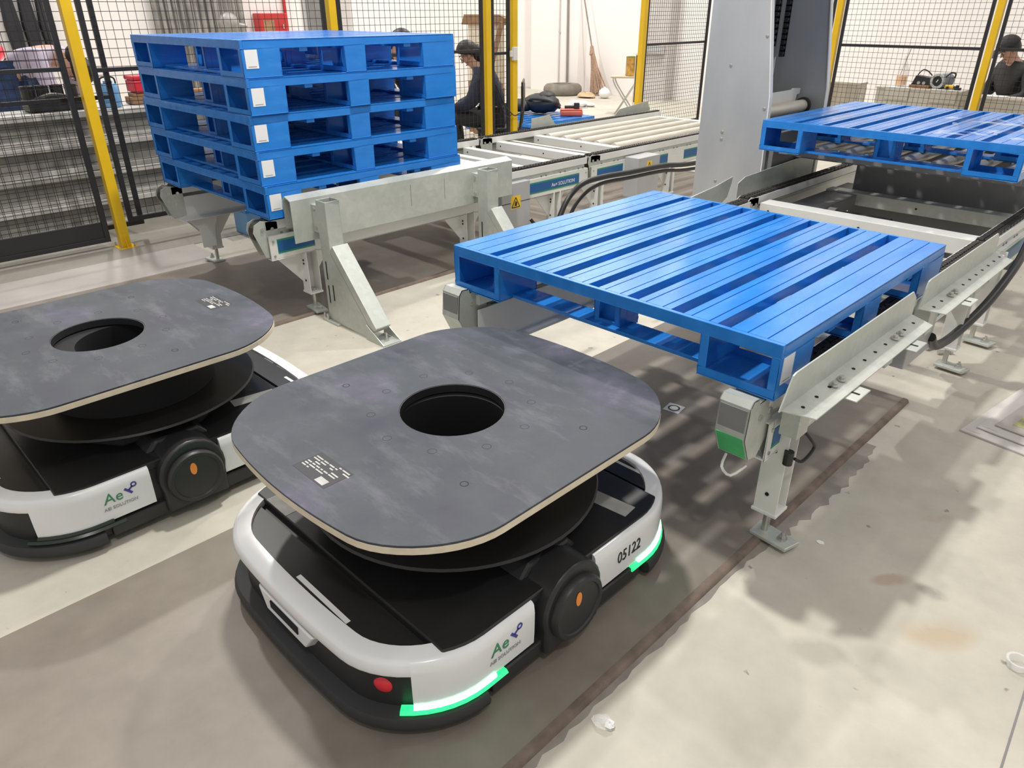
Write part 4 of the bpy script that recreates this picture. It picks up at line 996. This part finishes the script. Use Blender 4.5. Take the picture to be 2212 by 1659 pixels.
t = thing('power_drill', 'small yellow and black power drill on the cabinet', 'drill', (-.575, 7.13, .649), R(10))
MB().cyl((-.05, 0, .022), (.03, 0, .022), .021, 14).build('body', 'warning_yellow', t, smooth=True); MB().cyl((.03, 0, .022), (.065, 0, .022), .012, 10).build('chuck', 'black_plastic', t); box('grip', 'black_plastic', (-.035, -.01, -.06, -.015, .004, .03), t, .004)
t = thing('charger', 'little black charger at the right end of the cabinet top', 'charger', (-.50, 7.11, .649))
box('body', 'black_plastic', (-.03, .03, -.025, .025, 0, .022), t, .004); box('prong', 'black_plastic', (-.02, .01, -.01, .01, .022, .045), t, .003)
t = thing('paper_pad', 'white paper pad on the cabinet before the person in black cap', 'paper', (-.16, 7.12, .606)); box('pages', 'paper_white', (-.10, .10, -.06, .08, 0, .01), t, .001); box('cover', 'label_white', (-.10, .10, -.06, .08, .01, .012), t)

# ================================================================== small things on the floor
t = thing('floor_marker', 'white square floor marker with a black ring between robot and conveyor', 'marker', (.577, .584, .0122), R(8))
box('sheet', 'label_white', (-.032, .032, -.032, .032, 0, .0012), t); MB().ring((0, 0, .0012), (0, 0, 1), .017, .023, .0006, 28).build('ring', 'print_black', t)
t = thing('plastic_crumple', 'small crumple of clear plastic beside the rusty lane edge', 'plastic scrap', (1.245, -.695, 0)); MB().blob((0, 0, .010), (.024, .018, .011), 8, 5, .7, 4).build('film', 'clear_plastic', t); MB().blob((.016, .01, .006), (.012, .01, .007), 7, 4, .7, 5).build('fold', 'paper_white', t)
t = thing('paper_bit', 'tiny torn white paper bit on the floor near the conveyor foot', 'paper scrap', (1.318, .226, 0)); MB().prism([(-.012, -.004), (.0, -.009), (.012, -.002), (.006, .008), (-.008, .006)], 'z', 0.0003, .002).build('piece', 'paper_white', t)
for lb, x, y, a in (('loose anchor bolt under the drive box at right', 1.03, 1.63, .5), ('loose bolt on the floor, left one of the pair beyond the drive box', 1.087, 1.888, 1.2), ('loose bolt on the floor, right one of the pair beyond the drive box', 1.146, 1.875, .9)):
    t = thing('loose_bolt', lb, 'bolt', (x, y, .0), a, 'loose bolts on the floor'); MB().cyl((-.035, 0, .012), (.025, 0, .012), .0075, 10).build('shank', 'zinc_bolt', t); MB().cyl((.02, 0, .012), (.032, 0, .012), .012, 6).build('nut', 'zinc_bolt', t)
t = thing('plastic_cup', 'clear plastic cap lying on the floor at the right edge', 'cap', (1.84, .115, 0)); MB().lathe([(.022, 0), (.024, .02), (.022, .02), (.020, .002), (.0, .002)], n=18).build('wall', 'clear_plastic', t, smooth=True); MB().ring((0, 0, .02), (0, 0, 1), .020, .0255, .002, 18).build('rim', 'clear_plastic', t)
for k, (lb, dx, dy, z, mt) in enumerate((('flattened grey cardboard sheet, lowest of the pile at the right edge', .0, 0., .0, 'pillar_grey'), ('dark printed sheet in the middle of the pile at the right edge', .04, .05, .0085, 'pillar_grey'), ('printed sheet with yellow picture on top of the pile at the right edge', .085, .10, .0145, 'walk_strip'))):
    t = thing('cardboard_sheet', lb, 'cardboard', (1.74 + dx, 1.42 + dy, z + .0004), R(-8), 'flat sheets piled at the right edge')
    box('sheet', mt, (-.30, .30, -.27, .27, 0, .007 if k == 0 else .005), t, .001)
    if k == 2: box('picture', 'print_yellow', (-.26, .25, -.22, .22, .005, .0056), t)
    else: box('flap', mt, (-.29, -.24, -.25, .25, .0071 if k == 0 else .0051, .0078 if k == 0 else .0058), t)
t = thing('blue_crate', 'low blue box on the floor seen under the stack conveyor', 'box', (-2.95, .70, 0)); MB().box(-.10, .10, -.10, .14, 0, .16).build('body', 'bucket_blue', t, .006); MB().box(-.105, .105, -.105, .145, .16, .18).build('lid', 'pallet_blue', t, .003)

# ================================================================== people behind the fence
def skin_mesh(name, nodes_, edges, root, mat, parent, sub=2):
    keys = list(nodes_); idx = {k: i for i, k in enumerate(keys)}
    me = bpy.data.meshes.new(name); me.from_pydata([nodes_[k][0] for k in keys], [(idx[a], idx[b]) for a, b in edges], [])
    o = bpy.data.objects.new(name, me); COL.objects.link(o)
    o.modifiers.new('skin', 'SKIN').use_smooth_shade = True
    for i, k in enumerate(keys):
        r = nodes_[k][1]; sv = me.skin_vertices[0].data[i]; sv.radius = r if isinstance(r, tuple) else (r, r); sv.use_root = (k == root)
    s = o.modifiers.new('sub', 'SUBSURF'); s.levels = sub; s.render_levels = sub
    dg = bpy.context.evaluated_depsgraph_get(); m2 = bpy.data.meshes.new_from_object(o.evaluated_get(dg))
    bpy.data.objects.remove(o, do_unlink=True); m2.materials.clear(); m2.materials.append(MATS[mat]); m2.shade_smooth()
    r = bpy.data.objects.new(name, m2); COL.objects.link(r); r.parent = parent; return r
def person(label, loc, yaw, J, top, bottom, cap=False, hair='hair_black', shoes='black_rubber', long_hair=True, bulk=1.):
    """J: joints in metres, x forward, y to the person's left, z up; a body of one surface, clothes and hair over it"""
    t = thing('person', label, 'person', loc, yaw)
    V = Vector; g = {k: V(v) for k, v in J.items()}
    n = {}; e = []
    def add(k, p, r, to=None):
        n[k] = (tuple(p), r)
        if to: e.append((to, k))
    add('pelvis', g['pelvis'], (.12, .10)); add('waist', g['pelvis'].lerp(g['chest'], .45), (.115, .09), 'pelvis'); add('chest', g['chest'], (.13, .095), 'waist'); add('neck0', g['neck'], .055, 'chest')
    hd = g['head']; up = (hd - g['neck']).normalized(); look = V(J['look']).normalized(); look = (look - up * look.dot(up)).normalized(); side = up.cross(look)
    add('jaw', hd - up * .055 + look * .020, (.058, .066), 'neck0'); add('skull', hd + up * .015 - look * .005, (.078, .092), 'jaw'); add('crown', hd + up * .085 - look * .008, (.055, .065), 'skull')
    for s, nm in ((1, 'l'), (-1, 'r')):
        add('sh' + nm, g['sh' + nm], .058, 'chest'); add('el' + nm, g['el' + nm], .040, 'sh' + nm); add('wr' + nm, g['wr' + nm], .027, 'el' + nm)
        d = (g['wr' + nm] - g['el' + nm]).normalized(); add('pa' + nm, g['wr' + nm] + d * .055, (.034, .020), 'wr' + nm)
        w = d.cross(V((0, 0, 1))); w = w.normalized() if w.length > .1 else V((0, 1, 0)); c = w.cross(d)
        for f, off in enumerate((-.027, -.009, .009, .027)):
            q = g['wr' + nm] + d * (.095 + (.0, .008, .006, -.006)[f]) + w * off; add('f%d%s' % (f, nm), q, .0095, 'pa' + nm); add('ft%d%s' % (f, nm), q + d * .03 - c * .02, .0085, 'f%d%s' % (f, nm)); 
        q = g['wr' + nm] + d * .035 + w * (.038); add('th' + nm, q, .011, 'pa' + nm); add('tt' + nm, q + d * .035 + w * .012, .0095, 'th' + nm)
        add('hi' + nm, g['hi' + nm], .085, 'pelvis'); add('kn' + nm, g['kn' + nm], .058, 'hi' + nm); add('an' + nm, g['an' + nm], .038, 'kn' + nm)
        add('to' + nm, g['to' + nm], (.036, .026), 'an' + nm)
    body = skin_mesh('body', n, e, 'pelvis', 'skin', t)
    # face
    fc = lambda a, b, c: hd + look * a + side * b + up * c
    MB().add([fc(.080, -.014, -.018), fc(.080, .014, -.018), fc(.108, 0, -.016), fc(.084, 0, .028), fc(.07, 0, -.02)], [(0, 2, 3), (2, 1, 3), (0, 4, 1, 2), (0, 3, 4), (1, 4, 3)]).build('nose', 'skin', body)
    for s in (-1, 1):
        MB().blob(tuple(fc(.076, s * .032, .022)), (.012, .012, .008), 8, 6).build('eye', 'label_white', body); MB().blob(tuple(fc(.085, s * .032, .022)), (.006, .006, .006), 8, 6).build('pupil', 'hair_black', body)
        MB().bar(fc(.083, s * .018, .042), fc(.074, s * .050, .044), .006, .008).build('eyebrow', hair, body); MB().blob(tuple(fc(-.005, s * .080, .0)), (.018, .012, .030), 8, 6).build('ear', 'skin', body)
    MB().bar(fc(.078, -.024, -.055), fc(.078, .024, -.055), .010, .008).build('mouth', 'red_paint', body)
    # hair or cap: shell over the skull
    m = MB(); rows = 9; cols = 18
    for i in range(rows):
        for k in range(cols):
            a = 2 * math.pi * k / cols; c = math.cos(a)
            lim = 98 + (-44 * c if c > 0 else -46 * c) * (1 if long_hair or c > 0 else .45)
            ph2 = R(5 + (lim - 5) * i / (rows - 1))
            p = hd + up * .022 + up * math.cos(ph2) * .118 + look * math.sin(ph2) * math.cos(a) * .108 + side * math.sin(ph2) * math.sin(a) * .096; m.v.append(tuple(p))
    for i in range(rows - 1):
        for k in range(cols): m.f.append((i * cols + k, i * cols + (k + 1) % cols, (i + 1) * cols + (k + 1) % cols, (i + 1) * cols + k))
    m.f.append(tuple(range(cols))); h = m.build('hair', hair, t, smooth='all'); h.modifiers.new('thick', 'SOLIDIFY').thickness = .012
    if long_hair: q = hd - look * .065 - up * .045; MB().blob(tuple(q), (.062, .062, .085), 12, 8, .06, 3).build('nape_hair', hair, h, smooth='all')
    if cap:
        m = MB(); 
        for i in range(6):
            ph = R(4 + i * 15)
            for k in range(cols):
                a = 2 * math.pi * k / cols; m.v.append(tuple(hd + up * .030 + up * math.cos(ph) * .126 + look * math.sin(ph) * math.cos(a) * .118 + side * math.sin(ph) * math.sin(a) * .106))
        for i in range(5):
            for k in range(cols): m.f.append((i * cols + k, i * cols + (k + 1) % cols, (i + 1) * cols + (k + 1) % cols, (i + 1) * cols + k))
        m.f.append(tuple(range(cols))); c = m.build('cap', 'jacket_black', t, smooth='all'); c.modifiers.new('thick', 'SOLIDIFY').thickness = .008
        MB().add([fc(.08, -.075, .058), fc(.08, .075, .058), fc(.19, .05, .040), fc(.19, -.05, .040), fc(.08, -.075, .066), fc(.08, .075, .066), fc(.19, .05, .047), fc(.19, -.05, .047)], [(0, 3, 2, 1), (4, 5, 6, 7), (0, 1, 5, 4), (1, 2, 6, 5), (2, 3, 7, 6), (3, 0, 4, 7)]).build('peak', 'jacket_black', c, .004)
    # clothes
    n2 = {}; e2 = []
    def add2(k, p, r, to=None):
        n2[k] = (tuple(p), r)
        if to: e2.append((to, k))
    add2('w', g['pelvis'].lerp(g['chest'], .12), (.150, .125)); add2('m', g['pelvis'].lerp(g['chest'], .55), (.150 * bulk, .120 * bulk), 'w'); add2('c', g['chest'], (.160 * bulk, .120 * bulk), 'm'); add2('n', g['neck'] - up * .02, .070, 'c')
    for nm in 'lr':
        add2('s' + nm, g['sh' + nm], .078 * bulk, 'c'); add2('e' + nm, g['el' + nm], .058 * bulk, 's' + nm); add2('a' + nm, g['el' + nm].lerp(g['wr' + nm], .92), .042, 'e' + nm)
    skin_mesh('jacket', n2, e2, 'w', top, t)
    n2 = {}; e2 = []
    add2('p', g['pelvis'], (.150, .125))
    for nm in 'lr':
        add2('h' + nm, g['hi' + nm], .102, 'p'); add2('k' + nm, g['kn' + nm], .076, 'h' + nm); add2('a' + nm, g['an' + nm].lerp(g['kn' + nm], .06), .060, 'k' + nm)
    skin_mesh('trousers', n2, e2, 'p', bottom, t)
    for nm in 'lr':
        a = g['an' + nm]; b = g['to' + nm]; d = (b - a); d.z = 0; d.normalize(); zf = min(a.z, b.z) - .02
        skin_mesh('shoe', {'h': (tuple(V((a.x, a.y, zf + .03)) - d * .03), (.042, .036)), 'm': (tuple(V((a.x, a.y, zf + .035)) + d * .06), (.046, .036)), 't': (tuple(V((a.x, a.y, zf + .028)) + d * .15), (.042, .028))}, [('h', 'm'), ('m', 't')], 'h', shoes, t, 1)
    return t
SIT = dict(pelvis=(0, 0, .47), chest=(.14, 0, .80), neck=(.19, 0, .93), head=(.27, 0, 1.03), look=(1, 0, -.25), shl=(.13, .17, .86), shr=(.13, -.17, .86), ell=(.24, .24, .62), elr=(.24, -.24, .62), wrl=(.44, .12, .56), wrr=(.44, -.12, .56),
           hil=(.05, .10, .46), hir=(.05, -.10, .46), knl=(.44, .14, .48), knr=(.44, -.14, .48), anl=(.40, .13, .08), anr=(.40, -.13, .08), tol=(.54, .14, .04), tor=(.54, -.14, .04))
def posed(base, **k): d = dict(base); d.update(k); return d
def chair(label, loc, yaw):
    t = thing('chair', label, 'chair', loc, yaw)
    box('seat', 'black_plastic', (-.22, .20, -.21, .21, .345, .375), t, .012); box('backrest', 'black_plastic', (-.25, -.23, -.20, .20, .52, .78), t, .01)
    for x, y in ((-.20, -.19), (-.20, .19), (.17, -.19), (.17, .19)): MB().cyl((x, y, 0), (x, y, .345), .014, 8).build('leg', 'black_steel', t)
    for y in (-.19, .19): MB().tube([(-.22, y, .36), (-.24, y, .55), (-.24, y, .74)], .013, 8, 3).build('back_post', 'black_steel', t); MB().cyl((-.2, y, .14), (.17, y, .14), .010, 8).build('stretcher', 'black_steel', t)
# seated person beside the dark yellow post, looking to the left
YW = R(222)
px, py = -3.74 - .27 * math.cos(YW), 3.46 - .27 * math.sin(YW)
chair('black chair under the seated person right of the pallet stack', (px, py, 0), YW)
person('person in navy jacket with dark hair, seated behind the mesh right of the stack', (px, py, -.03), YW, SIT, 'jacket_navy', 'trousers_dark', bulk=1.22)
# person half hidden behind the stack, facing the seated one
YW = R(38)
px, py = -4.02 - .27 * math.cos(YW), 2.86 - .27 * math.sin(YW)
box_t = thing('wooden_box', 'low wooden box that the person behind the stack sits on', 'box', (px - .02, py - .02, 0), YW)
box('body', 'wood_brown', (-.20, .16, -.2, .2, 0, .42), box_t, .006); box('lid', 'wood_brown', (-.21, .17, -.21, .21, .42, .44), box_t, .004)
person('person with dark hair mostly hidden behind the stack of pallets', (px, py, .075), YW, posed(SIT, anl=(.40, .13, .0), anr=(.40, -.13, .0), tol=(.54, .14, -.035), tor=(.54, -.14, -.035)), 'jacket_black', 'trousers_dark')
# person in black cap behind the right hand cabinets
YW = R(225)
px, py = -.30 - .25 * math.cos(YW), 7.70 - .25 * math.sin(YW)
chair('black chair of the person in the black cap', (px, py, 0), YW)
person('person in black jacket and black cap sitting behind the cabinets at the right edge', (px, py, -.03), YW, posed(SIT, head=(.22, 0, 1.03), neck=(.15, 0, .93), shl=(.08, .22, .86), shr=(.08, -.22, .86), ell=(.12, .34, .62), elr=(.12, -.34, .62), wrl=(.28, .18, .56), wrr=(.28, -.18, .56), knl=(.32, .16, .48), knr=(.32, -.16, .48), anl=(.20, .13, .08), anr=(.20, -.13, .08), tol=(.32, .14, .04), tor=(.32, -.14, .04)), 'jacket_black', 'trousers_dark', cap=True, long_hair=False, bulk=1.25)
# person bending down at the far left
BEND = dict(pelvis=(-.05, 0, .96), chest=(.26, 0, 1.08), neck=(.38, 0, 1.05), head=(.47, 0, .98), look=(.5, 0, -1), shl=(.28, .18, 1.07), shr=(.28, -.18, 1.07), ell=(.36, .22, .80), elr=(.36, -.22, .80), wrl=(.42, .14, .57), wrr=(.42, -.14, .57),
            hil=(-.03, .10, .93), hir=(-.03, -.10, .93), knl=(.06, .15, .50), knr=(-.06, -.13, .50), anl=(-.02, .16, .08), anr=(-.14, -.14, .08), tol=(.12, .17, .04), tor=(.0, -.15, .04))
person('person in lavender shirt and blue jeans bending down behind the fence at the far left', (-5.25, .04, 0), R(48), BEND, 'shirt_lavender', 'jeans_blue')
t = thing('toolbag', 'red bag on a white crate behind the bending person at the far left', 'bag', (-5.75, -.02, .995)); MB().blob((0, 0, .08), (.12, .14, .085), 12, 8, .15, 5).build('body', 'red_plastic', t, smooth='all'); MB().tube([(0, -.08, .14), (0, -.04, .2), (0, .04, .2), (0, .08, .14)], .01, 6).build('handle', 'red_plastic', t)
t = thing('crate_stack', 'white plastic crate standing at the far left behind the beams', 'crate', (-5.75, -.02, 0)); box('body', 'paper_white', (-.22, .22, -.28, .28, 0, .95), t, .01); box('rim', 'label_white', (-.235, .235, -.295, .295, .90, .98), t, .006)
